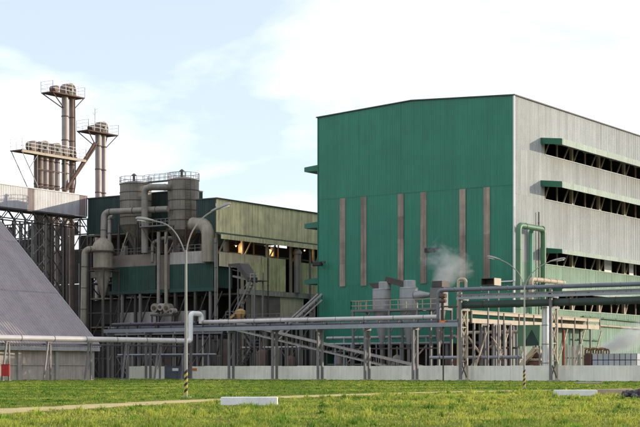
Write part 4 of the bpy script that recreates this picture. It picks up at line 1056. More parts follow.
for x in (xlT, xhT, xh3):
    y1 = YR0 + 1.65
    MB().box(x - 0.17, x + 0.17, YR0 - 0.15, YR0 + 0.15, 0.15, ZH + 2.2).build('post', STEEL, hk)
    MB().box(x - 0.14, x + 0.14, y1 - 0.14, y1 + 0.14, 0.15, ZH - 0.02).build('post', TAN_STEEL, hk)
    for y in (YR0, y1): MB().box(x - 0.32, x + 0.32, y - 0.32, y + 0.32, 0, 0.15).build('footing', CONC_GREY, hk)
    nz = 4; hz_ = (ZH - 0.6) / nz
    for i in range(nz):
        z = 0.4 + i * hz_
        m = TAN_STEEL if i else DARK_STEEL
        MB().beam((x, YR0 + 0.1, z), (x, y1 - 0.1, z + hz_ - 0.1), 0.10).build('lattice_bar', m, hk)
        MB().beam((x + 0.02, y1 - 0.1, z), (x + 0.02, YR0 + 0.1, z + hz_ - 0.1), 0.10).build('lattice_bar', m, hk)
        MB().beam((x, YR0 + 0.1, z + hz_ - 0.05), (x, y1 - 0.1, z + hz_ - 0.05), 0.12).build('lattice_tie', m, hk)
    MB().box(x - 0.15, x + 0.15, YR0 + 0.16, y1 + 0.6, ZH - 0.3, ZH - 0.02).build('cross_beam', STEEL, hk)
    MB().box(x - 0.15, x + 0.15, YR0 + 0.16, y1 + 0.3, ZH + 1.06, ZH + 1.22).build('cross_beam', STEEL, hk)
    MB().box(x - 0.13, x + 0.13, y1 - 0.1, y1 + 0.1, ZH - 0.01, ZH + 1.05).build('post', STEEL, hk)
xr0, xr1 = xlT - 0.4, xY(760, YR0)
MB().box(xr0, xr1, YR0 - 0.42, YR0 - 0.16, ZH + 1.12, ZH + 1.42).build('long_beam', BLUE_PIPE, hk)
MB().box(xr0, xr1, YR0 - 0.42, YR0 - 0.16, ZH + 1.58, ZH + 1.78).build('long_beam', STEEL, hk)
x = xr0 + 0.4
while x < xr1:
    MB().box(x - 0.05, x + 0.05, YR0 - 0.39, YR0 - 0.19, ZH + 1.421, ZH + 1.579).build('stud', DARK_STEEL, hk); x += 1.8
# pipes on the high rack
xq = xY(436.5, YR0)
zt_ = zY(550, 287, YR0)
zlo = ZL + 1.3
pipe('rack_pipe', [(xr1, YRM, zt_), (xq, YRM, zY(440, 290, YR0)), (xq, YRM, zlo - 0.6)], 0.27, NAVY_PIPE, 'slate pipe on top of the high rack turning down at its end', 'pipe', 3.8, STEEL, 0.7, 'pipes on the high rack')
pipe('rack_pipe', [(xr0 + 0.4, YRM + 0.25, ZH + 0.47), (xr1, YRM + 0.25, ZH + 0.47)], 0.46, BOTTLE_PIPE, 'thick bottle-green pipe slung lowest on the high rack', 'pipe', 6, DARK_STEEL, 0.7, 'pipes on the high rack')
pipe('rack_pipe', [(xr0 + 0.2, YRM + 0.5, ZH + 1.5), (xr1, YRM + 0.5, ZH + 1.5)], 0.26, BLUE_PIPE, 'blue-grey pipe running between the beams of the high rack', 'pipe', 5, STEEL, 0.7, 'pipes on the high rack')
x5 = xY(441.5, YR1)
pipe('riser_pipe', [(x5, YR1 + 0.3, zY(441, 287, YR1)), (x5, YR1 + 0.3, 7.5)], 0.16, RUST, 'rust-coloured riser pipe with valves where the racks meet', 'pipe', 1.1, RUST)
v = thing('valve_set', (x5 + 0.5, YRM, 0), 'rusty valve set bolted on the riser where the racks meet', 'valve')
for py, r in ((296, 0.32), (301, 0.24), (323, 0.36)):
    c = atY(443, py, YRM); MB().tube([c + Vector((-0.42, 0, 0)), c + Vector((0.42, 0, 0))], r, 12).build('valve_body', RUST if py < 320 else ORANGE, v, True)
    MB().tube([c, c + Vector((0, 0, 0.5))], 0.07, 8).build('valve_stem', TAN_STEEL, v); MB().lathe(c.x, c.y, [(0.28, c.z + 0.5), (0.28, c.z + 0.56)], 14).build('handwheel', RUST, v, True)
MB().tube([(x5 + 0.55, YRM, 0), (x5 + 0.55, YRM, zY(443, 294, YRM))], 0.1, 8).build('stem_pipe', DARK_STEEL, v, True)
MB().tube(fillet([atY(437, 306.5, YRM + 0.6), atY(458, 306.5, YRM + 0.6)], 0.3), 0.1, 8).build('cross_pipe', RUST, v, True)
# pipes on the low rack
xe_ = xY(199.5, YR0)
zl1 = ZL + 1.33
lowp = atD(190, 213); 
lp = thing('rack_pipe', (xe_, YRM, ZL + 1.0), 'pale lagged pipe along the top of the low rack', 'pipe', 'pipes on the low rack')
run = [(xq - 0.1, YRM - 0.1, zl1), (xe_, YRM - 0.1, zl1)]
MB().tube(run, 0.29, 16).build('pipe_run', PALE_PIPE, lp, True); flanges(run, 0.315, 4.6, lp, STEEL, 2.0, 0.08, 'clamp_band')
pipe('rack_pipe', [(x_low_end, YRM + 0.35, ZL + 0.72), (xl0, YRM + 0.35, ZL + 0.72)], 0.2, NAVY_PIPE, 'slate pipe lying behind the beam of the low rack', 'pipe', 6, DARK_STEEL, group='pipes on the low rack')
pipe('rack_pipe', [(xe_ - 1.2, YRM + 0.1, ZL + 1.25), (xl0 + 1, YRM + 0.1, ZL + 1.25)], 0.24, PLUM_PIPE, 'plum-brown pipe on the low rack beyond the white loop', 'pipe', 5, RUST, group='pipes on the low rack')
for x in (xl0 + 2, xl0 + 6, xl0 + 10): MB().box(x - 0.05, x + 0.05, YRM - 0.1, YRM + 0.3, ZL + 0.55, ZL + 1.02).build('pipe_shoe', DARK_STEEL, rk)
# ---------------------------------------------------------------- low pale pipeline in front of the shed
p0, p1 = atD(-60, 185.0, 5.5), atD(190.5, 214.5, 5.5)
pl = thing('pipeline', atD(95, 200), 'pale lagged pipeline on trestle frames running past the shed and rising in a white loop', 'pipeline')
top = zY(195, 314, YR0)
up = [p0, p1, Vector((p1.x, p1.y, top)), Vector((xe_, YRM - 0.1, top)), Vector((xe_, YRM - 0.1, zl1 + 0.0))]
tq = (p1 - p0).normalized()
MB().tube([p0, p1 - tq * 0.9], 0.36, 18).build('pipe_run', PALE_PIPE, pl, True)
MB().tube(fillet([p1 - tq * 0.9, up[1], up[2], up[3], up[4] + Vector((0, 0, -0.2))], 0.75, 8), 0.36, 18).build('expansion_loop', WHITE_PAINT, pl, True)
flanges([p0, p1], 0.39, 5.2, pl, STEEL, 1.5, 0.1, 'clamp_band')
MB().tube([p0 + Vector((0, 0, -0.75)) + AWAY * 0.3, p1 + Vector((0, 0, -0.75)) + AWAY * 0.3], 0.12, 10).build('small_pipe', PLUM_PIPE, pl, True)
lng = (p1 - p0); tdir = lng.normalized(); nd = Vector((-tdir.y, tdir.x, 0))
for px in (-32, 8, 49, 90, 127, 159, 186):
    # where the run passes this column of the photo
    best = min((p0.lerp(p1, i / 400) for i in range(401)), key=lambda q: abs(320 + F * (q.x*CY + q.y*SY) / (-q.x*SY + q.y*CY) - px))
    for sgn in (-1, 1):
        foot = Vector((best.x, best.y, 0)) + tdir * (1.15 * sgn if sgn < 0 else 0.45) + nd * (0.35 * sgn)
        MB().beam(foot, best + tdir * (0.32 * sgn) + nd * 0.2 * sgn - Vector((0, 0, 0.55)), 0.2).build('trestle_leg', STEEL, pl)
        MB().box(foot.x - 0.25, foot.x + 0.25, foot.y - 0.25, foot.y + 0.25, 0, 0.1).build('footing', CONC_GREY, pl)
    MB().beam(best + tdir * 0.5 + nd * 0.2 - Vector((0, 0, 0.48)), best - tdir * 0.5 - nd * 0.2 - Vector((0, 0, 0.48)), 0.3, 0.16).build('trestle_head', STEEL, pl)
    MB().beam(best - tdir * 0.5 - nd * 0.3 - Vector((0, 0, 4.0)), best + tdir * 0.35 + nd * 0.2 - Vector((0, 0, 2.0)), 0.12).build('trestle_brace', STEEL, pl)
# red hose cabinet by the first trestle
rc = atD(5.5, 189.0)
t = thing('hose_cabinet', (rc.x, rc.y, 0), 'red fire-hose cabinet on two short legs in front of the shed', 'cabinet')
def obox(c, u, hw, hd, z0, z1):
    n = Vector((-u.y, u.x, 0)); c = Vector((c.x, c.y, 0))
    m_ = MB(); m_.prism([c - u*hw - n*hd + Vector((0,0,z0)), c + u*hw - n*hd + Vector((0,0,z0)), c + u*hw + n*hd + Vector((0,0,z0)), c - u*hw + n*hd + Vector((0,0,z0))], (0, 0, z1 - z0))
    return m_
obox(rc, RIGHT, 0.5, 0.25, 0.62, 2.05).build('cabinet_body', RED_PAINT, t, bevel=0.03)
for s_ in (-0.24, 0.25): obox(rc + RIGHT * s_ - AWAY * 0.265, RIGHT, 0.23, 0.012, 0.68, 2.0).build('cabinet_door', RED_PAINT, t)
obox(rc + Vector((0, 0, 0)), RIGHT, 0.56, 0.32, 2.055, 2.12).build('cabinet_roof', RED_PAINT, t)
for s_ in (-0.4, 0.4): obox(rc + RIGHT * s_, RIGHT, 0.05, 0.05, 0, 0.61).build('leg', DARK_STEEL, t)

# ================================================================ sunlit gallery running along the building's side
XC = -96.4
yc0, yc1 = atX(471, 318, XC).y, atX(600, 330, XC).y
zc1, zc0 = 9.25, 7.75
t = thing('conveyor_gallery', (XC, (yc0 + yc1)/2, 0), 'cream framed conveyor gallery running along the foot of the sunlit side', 'conveyor')
for z, h in ((zc1 - 0.22, 0.42), (zc0 + 0.2, 0.62)):
    MB().box(XC - 0.12, XC, yc0, yc1, z - h/2, z + h/2).build('side_rail', CREAM_PAINT, t)
    MB().box(XC - 1.9, XC - 1.78, yc0, yc1, z - h/2, z + h/2).build('side_rail', CREAM_PAINT, t)
MB().box(XC - 1.95, XC + 0.1, yc0, yc1, zc1 + 0.002, zc1 + 0.08).build('roof', CREAM_PAINT, t)
MB().box(XC - 1.77, XC - 0.13, yc0, yc1, zc0 - 0.08, zc0 + 0.05).build('floor', DARK_STEEL, t)
y = yc0
while y < yc1:
    MB().box(XC - 0.10, XC + 0.06, y, y + 0.3, zc0 - 0.1, zc1 - 0.02).build('post', DARK_STEEL, t); y += 4.6
y = yc0 + 1
while y < yc1:
    for xx in (XC - 0.1, XC - 1.8): MB().beam((xx, y, 0), (xx, y, zc0 - 0.12), 0.26).build('leg', STEEL, t)
    MB().beam((XC - 0.1, y, 1.0), (XC - 0.1, y + 4.2, zc0 - 0.3), 0.16).build('leg_brace', CREAM_PAINT, t)
    y += 6.2
# ================================================================ plant between the wall and the building
sp = xY(545.3, 172.6)
t = thing('process_column', (sp, 172.6, 0), 'bright stainless column standing behind the rack tower', 'column')
MB().tube([(sp, 172.6, 0), (sp, 172.6, 9.4)], 0.44, 20).build('shell', STAIN, t, True)
for z in (2.2, 4.6, 7.0, 9.2): MB().tube([(sp, 172.6, z), (sp, 172.6, z + 0.1)], 0.48, 20).build('flange', STEEL, t, True)
MB().lathe(sp, 172.6, [(0.44, 9.4), (0.3, 9.7), (0.05, 9.8)], 20).build('dome', STAIN, t, True)
pipe('standpipe', [atY(564, 330, 172.5) * 1.0, Vector((xY(564, 172.5), 172.5, 0))], 0.1, RED_PAINT, 'thin red standpipe beside the lattice tower', 'pipe')
# green hopper with chutes
Yh = 175.5
hc = atY(533, 345, Yh)
t = thing('feed_hopper', (hc.x, Yh, 0), 'green peaked hopper over cream chutes beside the stainless column', 'hopper')
zb_, zt_h = zY(533, 346, Yh), zY(533, 325, Yh)
MB().prism([(xY(519.5, Yh), Yh - 0.6, zb_), (xY(527, Yh), Yh - 0.6, zb_), (xY(534, Yh), Yh - 0.6, zY(534, 331, Yh)), (xY(541.5, Yh), Yh - 0.6, zb_), (xY(542, Yh), Yh - 0.6, zt_h), (xY(519.5, Yh), Yh - 0.6, zt_h)], (0, 2.2, 0)).build('hopper_shell', GREEN_PIPE, t)
MB().prism([(xY(525.5, Yh), Yh - 0.75, zb_ + 0.05), (xY(541.5, Yh), Yh - 0.75, zb_ + 0.05), (xY(534, Yh), Yh - 0.75, zY(534, 330, Yh))], (0, 0.14, 0)).build('peaked_plate', GREEN_DUSK, t)
MB().beam(atY(536, 348, Yh), atY(521, 366, Yh), 0.8, 0.5).build('chute', CREAM_PAINT, t)
MB().beam(atY(538, 349, Yh), atY(547, 362, Yh), 0.7, 0.4).build('chute', CREAM_PAINT, t)
for px in (519.8, 541.5):
    for y in (Yh - 0.5, Yh + 1.5): MB().beam((xY(px, Yh), y, 0), (xY(px, Yh), y, zb_), 0.18).build('leg', STEEL, t)
c = atY(536.5, 358, 177)
t = thing('drive_unit', (c.x, 177, 0), 'rusty boxed drive unit with orange guard under the green hopper', 'machine')
MB().box(c.x - 1.2, c.x + 1.0, 176, 178, 0, 2.6).build('casing', RUST, t, bevel=0.06)
MB().box(c.x - 1.35, c.x + 1.15, 175.85, 178.1, 2.6, 2.85).build('casing_lid', CREAM_PAINT, t)
MB().tube([(c.x - 0.1, 175.7, 1.6), (c.x - 0.1, 175.98, 1.6)], 0.45, 16).build('belt_guard', ORANGE_DIRT, t, True)
MB().tube([(c.x - 1.0, 177, 3.3), (c.x + 0.6, 177, 3.3)], 0.42, 14).build('motor', RUST, t, True)
# low level pipes and braces in the open ground floor
pipe('ground_pipe', [atY(430, 357.5, 178.5), atY(523, 357.0, 178.5)], 0.22, BLUE_PIPE, 'grey level pipe low behind the wall under the high rack', 'pipe', 3.2, STEEL)
for i, px in enumerate((484, 496, 507)):
    x = xY(px, 180)
    t = thing('support_frame', (x, 180, 0), ['steel support frame with a cream diagonal next to the lattice tower', 'plain steel support frame behind the level grey pipe', 'steel support frame beside the green hopper'][i], 'frame', 'steel frames behind the wall')
    for y in (179.2, 181.0): MB().beam((x, y, 0), (x, y, 7.6), 0.3).build('post', STEEL, t)
    MB().beam((x, 179.2, 7.5), (x, 181.0, 7.5), 0.2).build('head_beam', STEEL, t)
    MB().beam((x - 1.9, 179.1, 5.9) if i != 1 else (x - 0.1, 179.1, 5.6), (x - 0.1, 179.1, 3.6) if i != 1 else (x + 1.6, 179.1, 2.0), 0.18).build('diagonal', CREAM_PAINT if i != 1 else STEEL, t)
    if i == 0: MB().beam((x - 2.6, 179.1, 0.6), (x - 0.2, 179.1, 3.4), 0.2).build('diagonal', CREAM_PAINT, t)
# stored pipes, rusty exchanger, sectional tank
Yp = 174.0
for i, px in enumerate((566.5, 569.5, 572.3, 575.0, 577.8, 580.4, 583.0)):
    x = xY(px, Yp); z = zY(px, 344 + (i * 37 % 5) * 0.6, Yp)
    o = MB().tube([(x, Yp, 0), (x, Yp, z)], 0.11, 10).build('upright_pipe', PALE_PIPE if i % 2 else CREAM_PAINT, None, True)
    tag(o, 'pale upright pipe in the row between the red standpipe and the rusty exchanger', 'pipe', 'row of upright pipes behind the wall')
x0_, x1_ = xY(564.5, Yp), xY(584.5, Yp)
o = MB().beam((x0_, Yp + 0.16, 2.9), (x1_, Yp + 0.16, 2.9), 0.08, 0.14).build('pipe_tie_bar', STEEL); tag(o, 'grey tie bar holding the row of upright pipes', 'bar')
for x in (x0_, x1_): pass
o_ = o
Yq = 174.2
x0_, x1_ = xY(585, Yq), xY(591.5, Yq)
t = thing('heat_exchanger', ((x0_+x1_)/2, Yq, 0), 'rust-brown finned heat exchanger next to the sectional tank', 'heat exchanger')
MB().box(x0_, x1_, Yq, Yq + 1.4, 0, zY(588, 353, Yq)).build('body', RUST, t, bevel=0.03)
for i in range(5):
    x = x0_ + (x1_ - x0_) * (i + 0.5) / 5; MB().box(x - 0.03, x + 0.03, Yq - 0.1, Yq - 0.002, 0.2, zY(588, 354, Yq)).build('fin', RUST, t)
t2 = thing('rusty_pipe_bundle', ((x0_+x1_)/2 + 2, Yq + 2.6, 0), 'rusty bundle of curled pipes on a frame behind the sectional tank', 'pipes')
for i in range(9):
    c = atY(586 + i * 2.6, 350.5 + (i % 3) * 0.8, Yq + 2.6)
    MB().tube(fillet([c + Vector((-0.45, 0, -0.6)), c + Vector((-0.45, 0, 0.3)), c + Vector((0.3, 0, 0.35)), c + Vector((0.3, 0, -0.6))], 0.3), 0.11, 8).build('bent_pipe', RUST if i % 3 else ORANGE_DIRT, t2, True)
zf = zY(600, 355, Yq + 2.6)
MB().box(xY(584, Yq+2.6), xY(614, Yq+2.6), Yq + 2.3, Yq + 2.9, zf - 0.25, zf).build('frame_top', RUST, t2)
for px in (585, 599, 613):
    MB().box(xY(px, Yq+2.6) - 0.1, xY(px, Yq+2.6) + 0.1, Yq + 2.5, Yq + 2.7, 0, zf - 0.25).build('frame_leg', RUST, t2)
x0_, x1_ = xY(592.2, Yq), xY(636.5, Yq)
t = thing('sectional_tank', ((x0_+x1_)/2, Yq, 0), 'grey sectional water tank of square panels behind the whitewashed wall', 'tank')
zt_ = zY(612, 353.3, Yq)
nx, nz = 8, 4; w_ = (x1_ - x0_) / nx; h_ = (zt_ - 0.1) / nz
MB().box(x0_, x1_ - 0.02, Yq + 0.06, Yq + 3.0, 0.05, zt_ - 0.03).build('tank_body', DARK_STEEL, t)
for i in range(nx):
    for j in range(nz):
        MB().box(x0_ + i*w_ + 0.05, x0_ + (i+1)*w_ - 0.05, Yq - 0.02, Yq + 0.058, 0.1 + j*h_ + 0.05, 0.1 + (j+1)*h_ - 0.05).build('tank_panel', PANEL_GREY, t, bevel=0.02)
for j in range(nz):
    for i in range(3): MB().box(x1_ - 0.018, x1_ + 0.05, Yq + 0.1 + i*0.96, Yq + 1.0 + i*0.96, 0.1 + j*h_ + 0.05, 0.1 + (j+1)*h_ - 0.05).build('tank_panel', PANEL_GREY, t)
# pipes along the foot of the sunlit side
for (pa, ya, pb_, yb_, r, m, lab) in ((583, 316.5, 668, 324.5, 0.13, GREEN_PIPE, 'upper thin green pipe along the pale green lower wall'),
                                     (560, 322.5, 668, 330.5, 0.17, CREAM_PAINT, 'lower cream pipe along the pale green lower wall'),
                                     (573, 339, 600, 340.5, 0.12, GREEN_PIPE, 'short thin green pipe above the row of upright pipes')):
    pipe('wall_pipe', [atX(pa, ya, XR + 0.35), atX(pb_, yb_, XR + 0.35)], r, m, lab, 'pipe', 5, m)
# expansion loop of the big green pipes at the corner
XP = -97.2
a = atX(518.6, 225, XP); c = atX(543.2, 226.5, XP)
zlp = a.z
pipe('corner_pipe', [Vector((XP, a.y, 10.2)), Vector((XP, a.y, zlp)), Vector((XP, c.y, zlp)), Vector((XP, c.y, 10.2))], 0.42, GREEN_PIPE, 'thick green pipe looping up and over at the corner of the sunlit side', 'pipe', 5.5, GREEN_PIPE, 0.9)
m_ = atX(531, 227, XR + 0.6)
pipe('corner_pipe', [Vector((XR + 0.6, m_.y, 9.5)), Vector((XR + 0.6, m_.y, zlp - 0.3)), Vector((XP - 0.1, m_.y - 1.2, zlp - 0.1))], 0.30, TEAL_PIPE, 'slimmer teal pipe rising against the wall inside the thick loop', 'pipe', 0, None, 0.5)
e = atX(531, 279, XP + 0.6); e2 = atX(549, 281, XP + 0.6)
pipe('corner_pipe', [Vector((XP + 0.6, e.y, 10.3)), e + Vector((0, 0, 0)), Vector((XP + 0.6, e2.y, e.z)), Vector((XP + 0.6, e2.y + 5, e.z))], 0.34, CREAM_PAINT, 'cream pipe elbowing level above the high rack by the corner', 'pipe', 2.2, TAN_STEEL, 0.6)
mz = atX(538.7, 212, XR + 0.35)
pipe('downpipe', [Vector((XR + 0.35, mz.y, 9.0)), Vector((XR + 0.35, mz.y, mz.z))], 0.09, DARK_STEEL, 'thin dark downpipe with brackets on the sunlit side', 'pipe', 4.0, DARK_STEEL)
# vent box and gooseneck over the rack
Yv = 174.5
b0, b1 = atY(481, 285.5, Yv), atY(494, 277.8, Yv)
t = thing('vent_box', ((b0.x+b1.x)/2, Yv, 0), 'square duct mouth with black opening and cream side above the high rack', 'vent')
bx0, bx1, bz0, bz1 = b0.x, b1.x, b0.z, b1.z
mm = MB()
for (xa_, xb_, za_, zb_) in ((bx0, bx1, bz0, bz0 + 0.08), (bx0, bx1, bz1 - 0.08, bz1), (bx0, bx0 + 0.08, bz0 + 0.08, bz1 - 0.08), (bx1 - 0.08, bx1, bz0 + 0.08, bz1 - 0.08)):
    mm.box(xa_, xb_, Yv, Yv + 1.9, za_, zb_)
mm.box(bx0 + 0.09, bx1 - 0.09, Yv + 1.3, Yv + 1.4, bz0 + 0.09, bz1 - 0.09)
mm.build('duct_box', DARK_STEEL, t)
MB().box(bx1 + 0.005, bx1 + 0.05, Yv + 0.02, Yv + 1.9, bz0, bz1).build('side_plate', CREAM_PAINT, t)
for x in (bx0 + 0.2, bx1 - 0.2):
    for y in (Yv + 1.6,): MB().beam((x, y, 0), (x, y, bz0 - 0.002), 0.16).build('leg', STEEL, t)
Yn = 172.5
pipe('gooseneck', [Vector((xY(458.3, Yn), Yn, 0)), atY(458.3, 279, Yn), atY(466, 279, Yn), atY(466, 288, Yn)], 0.2, CREAM_PAINT, 'cream gooseneck vent pipe rising above the end of the high rack', 'pipe', 0, None, 0.5)
# fill of brown vessels in the shade behind the conveyor
for i, (px, w2, h2, m) in enumerate(((262, 0.9, 4.6, RUST), (276, 0.7, 5.0, CYCL), (291, 0.8, 3.6, RUST), (340, 0.9, 3.8, DUCT), (397, 0.8, 3.6, DUCT), (452, 0.8, 3.4, RUST))):
    x = xY(px, 187.5); 
    t = thing('vessel', (x, 187.5, 0), ['rusty upright vessel near the stair tower', 'tan tall vessel under the short steep conveyor', 'small rusty vessel under the steep conveyor', 'grey-brown vessel under the green front before the first tank', 'grey-brown vessel between the cones of the two tanks', 'rusty vessel beside the lattice tower of the high rack'][i], 'vessel', 'vessels in the shade behind the wall')
    MB().lathe(x, 187.5, [(w2, 0.35), (w2, h2 - 0.6), (w2*0.7, h2 - 0.2), (0.15, h2)], 18).build('shell', m, t, True)
    MB().tube([(x, 187.5, h2 - 0.1), (x, 187.5, h2 + 1.2)], 0.12, 8).build('nozzle', m, t, True)
    for a in range(4): MB().beam((x + w2*0.8*math.cos(a*1.57+.6), 187.5 + w2*0.8*math.sin(a*1.57+.6), 0), (x + w2*0.8*math.cos(a*1.57+.6), 187.5 + w2*0.8*math.sin(a*1.57+.6), 0.5), 0.14).build('foot', DARK_STEEL, t)

# ================================================================ street lamps
def lamp(px, py, armL, armR, fork, label):
    d = EYE * F / (py - HZ)
    base = atD(px, d)
    s = d / F
    P = lambda x, y: base + RIGHT * ((x - px) * s) + Vector((0, 0, EYE + (HZ - y) * s))
    t = thing('street_lamp', base, label, 'street lamp', 'double-arm street lamps in the grass')
    fk = P(px, fork); H = fk.z
    MB().tube([base, Vector((base.x, base.y, H * 0.45)), Vector((base.x, base.y, H))], [0.092, 0.078, 0.055], 14).build('pole', LAMP_GREY, t, True)
    MB().box(base.x - 0.22, base.x + 0.22, base.y - 0.22, base.y + 0.22, 0, 0.05).build('base_plate', CONC_GREY, t)
    # slanting hazard stripes wrapped round the foot
    n = 20; band = 0.16; rr = 0.096
    for i in range(8):
        vs, fs = [], []
        for k in range(n + 1):
            a = 2*math.pi*k/n; z0 = 0.06 + i*band + 0.16 * (0.5 + 0.5 * math.sin(a + 1.0))
            for z in (z0, z0 + band):
                vs.append((base.x + rr*math.cos(a), base.y + rr*math.sin(a), z))
        for k in range(n): fs.append((2*k, 2*k+2, 2*k+3, 2*k+1))
        mb_ = MB(); mb_.add(vs, fs); mb_.build('hazard_stripe', BLACK if i % 2 else YELLOW, t, True)
    for arm in (armL, armR):
        pts = [fk - Vector((0, 0, 0.3))] + [P(x, y) for x, y in arm[:-1]]
        # smooth the arm
        for _ in range(2):
            q = [pts[0]]
            for a, c in zip(pts[:-1], pts[1:]): q += [a.lerp(c, 0.25), a.lerp(c, 0.75)]
            pts = q + [pts[-1]]
        MB().tube(pts, 0.036, 10).build('arm', LAMP_GREY, t, True)
        e = pts[-1]; tip = P(*arm[-1]); u = (tip - e).normalized(); ln = (tip - e).length
        up = (Vector((0,0,1)) - u * u.z).normalized(); sd_ = u.cross(up)
        vs, fs = [], []
        prof = [(-0.1, .05, .05), (0.05, .08, .07), (0.3, .13, .11), (0.7, .15, .13), (0.92, .12, .10), (1.0, .05, .05)]
        nn = 12
        for f_, a_, h_ in prof:
            for k in range(nn):
                an = 2*math.pi*k/nn
                hh = h_ * math.sin(an); hh = hh if hh > 0 else hh * 0.55
                vs.append(e + u * (f_ * ln) + sd_ * a_ * math.cos(an) + up * hh)
        for i in range(len(prof) - 1):
            for k in range(nn): fs.append((i*nn+k, i*nn+(k+1) % nn, (i+1)*nn+(k+1) % nn, (i+1)*nn+k))
        fs.append(tuple(range(nn-1, -1, -1))); fs.append(tuple((len(prof)-1)*nn + k for k in range(nn)))
        mb_ = MB(); mb_.add(vs, fs); hd = mb_.build('lamp_head', LAMP_GREY, t, True)
        mb_ = MB(); lv = []
        for k in range(nn):
            an = 2*math.pi*k/nn; lv.append(e + u * (ln * (0.62 + 0.27*math.cos(an))) + sd_ * 0.10*math.sin(an) - up * 0.05)
        mb_.prism(lv, -up * 0.05); mb_.build('lens', LENS, hd, True)
lamp(186, 397.5, [(182.2, 245), (175.5, 232), (166, 223.5), (151.5, 220.3), (135.5, 218.5)], [(187.6, 243), (193, 229), (202.6, 217.3), (213, 210.6), (231, 203.5)], 250, 'tall double-arm street lamp with striped foot in front of the gate')
lamp(524.3, 388.7, [(521.5, 278), (517.3, 271), (508, 263.2), (499, 259.2), (487, 256.5)], [(527.5, 279), (534, 270.5), (544, 264), (551, 261.2), (565.5, 258.5)], 284, 'double-arm street lamp with striped foot in front of the high rack')

# ================================================================ loose concrete in the grass
def block(name, px0, px1, yb, yt, depth, m, label, end=None):
    d = EYE * F / (yb - HZ); s = d / F
    c0, c1 = atD(px0, d), atD(px1, d); h = (yb - yt) * s
    n = AWAY
    t = thing(name, (c0 + c1) / 2, label, 'concrete block', 'whitewashed blocks in the grass')
    k = max(1, int(round((px1 - px0) / 45)))
    for i in range(k):
        a, c = c0.lerp(c1, i / k + 0.002), c0.lerp(c1, (i + 1) / k - 0.002)
        hh = h + random.uniform(-0.015, 0.015); off = n * random.uniform(-0.02, 0.02)
        mb_ = MB(); mb_.prism([a + off, c + off, c + n*depth + off, a + n*depth + off], (0, 0, hh)); mb_.build('block_piece', m, t, bevel=0.025)
block('concrete_block', 220.5, 277.5, 405.5, 397.5, 0.8, BLOCK_WHITE, 'long white block lying in the yellow grass near the path')
block('concrete_block', 555, 597.5, 396.0, 390, 0.6, BLOCK_WHITE, 'white block end to end with an earth-stained one beside the lamp')
block('concrete_block', 598.2, 634, 395.3, 389.3, 0.6, BLOCK_TAN, 'earth-stained tan block butting against the white one')
d = EYE * F / (383.6 - HZ)
o = obox(atD(589, d), RIGHT, 11.5 * d / F, 0.9, 0.0, 0.16); o = o.build('concrete_slab', CONC_GREY, None, bevel=0.02); tag(o, 'thin grey slab lying flat on the grass close to the wall', 'concrete slab')
t = thing('rubble_heap', atG(634, 398.5), 'small heap of dark broken rubble at the end of the tan block', 'rubble')
for i in range(26):
    c = atG(634, 398.5) + RIGHT * random.gauss(0.1, 0.32) + AWAY * random.gauss(0, 0.25)
    r = random.uniform(0.10, 0.24); z = max(0, 0.28 - (c - atG(634, 398.5)).length * 0.3) * random.random()
    vs = [c + Vector((random.uniform(.5, 1)*r*math.sin(a)*math.cos(b), random.uniform(.5, 1)*r*math.sin(a)*math.sin(b), z + r*0.7 + random.uniform(.5, 1)*r*math.cos(a))) for a in (0.6, 1.6, 2.5) for b in (0, 1.25, 2.5, 3.77, 5.03)]
    fs = [(5*i_ + k, 5*i_ + (k+1) % 5, 5*i_ + 5 + (k+1) % 5, 5*i_ + 5 + k) for i_ in range(2) for k in range(5)] + [(4, 3, 2, 1, 0), (10, 11, 12, 13, 14)]
    mb_ = MB(); mb_.add(vs, fs); mb_.build('rubble_piece', RUBBLE, t)
# ================================================================ grass (uncountable): one mesh of blades
def grass_mat():
    m = bpy.data.materials.new('grass_blades'); m.use_nodes = True
    t = m.node_tree; N = t.nodes; b = N['Principled BSDF']
    at = N.new('ShaderNodeAttribute'); at.attribute_name = 'blade'
    b.inputs['Roughness'].default_value = 0.6; b.inputs['Specular IOR Level'].default_value = 0.06
    tr = N.new('ShaderNodeBsdfTranslucent'); mxs = N.new('ShaderNodeMixShader'); mxs.inputs[0].default_value = 0.45
    t.links.new(at.outputs['Color'], b.inputs['Base Color']); t.links.new(at.outputs['Color'], tr.inputs['Color'])
    t.links.new(b.outputs[0], mxs.inputs[1]); t.links.new(tr.outputs[0], mxs.inputs[2]); t.links.new(mxs.outputs[0], N['Material Output'].inputs['Surface'])
    return m
PXY = np.array(PATHPTS)
def fbm(x, y, seed, s):
    v = np.zeros_like(x); r_ = np.random.default_rng(seed); a = 1.0; tot = 0
    for o in range(5):
        th = r_.uniform(0, 6.28, 3); ph = r_.uniform(0, 6.28, 3)
        for t_, p_ in zip(th, ph): v += a * np.sin((x*np.cos(t_) + y*np.sin(t_)) * s * 2**o * 6.28 + p_) / 3
        tot += a; a *= 0.62
    return v / tot
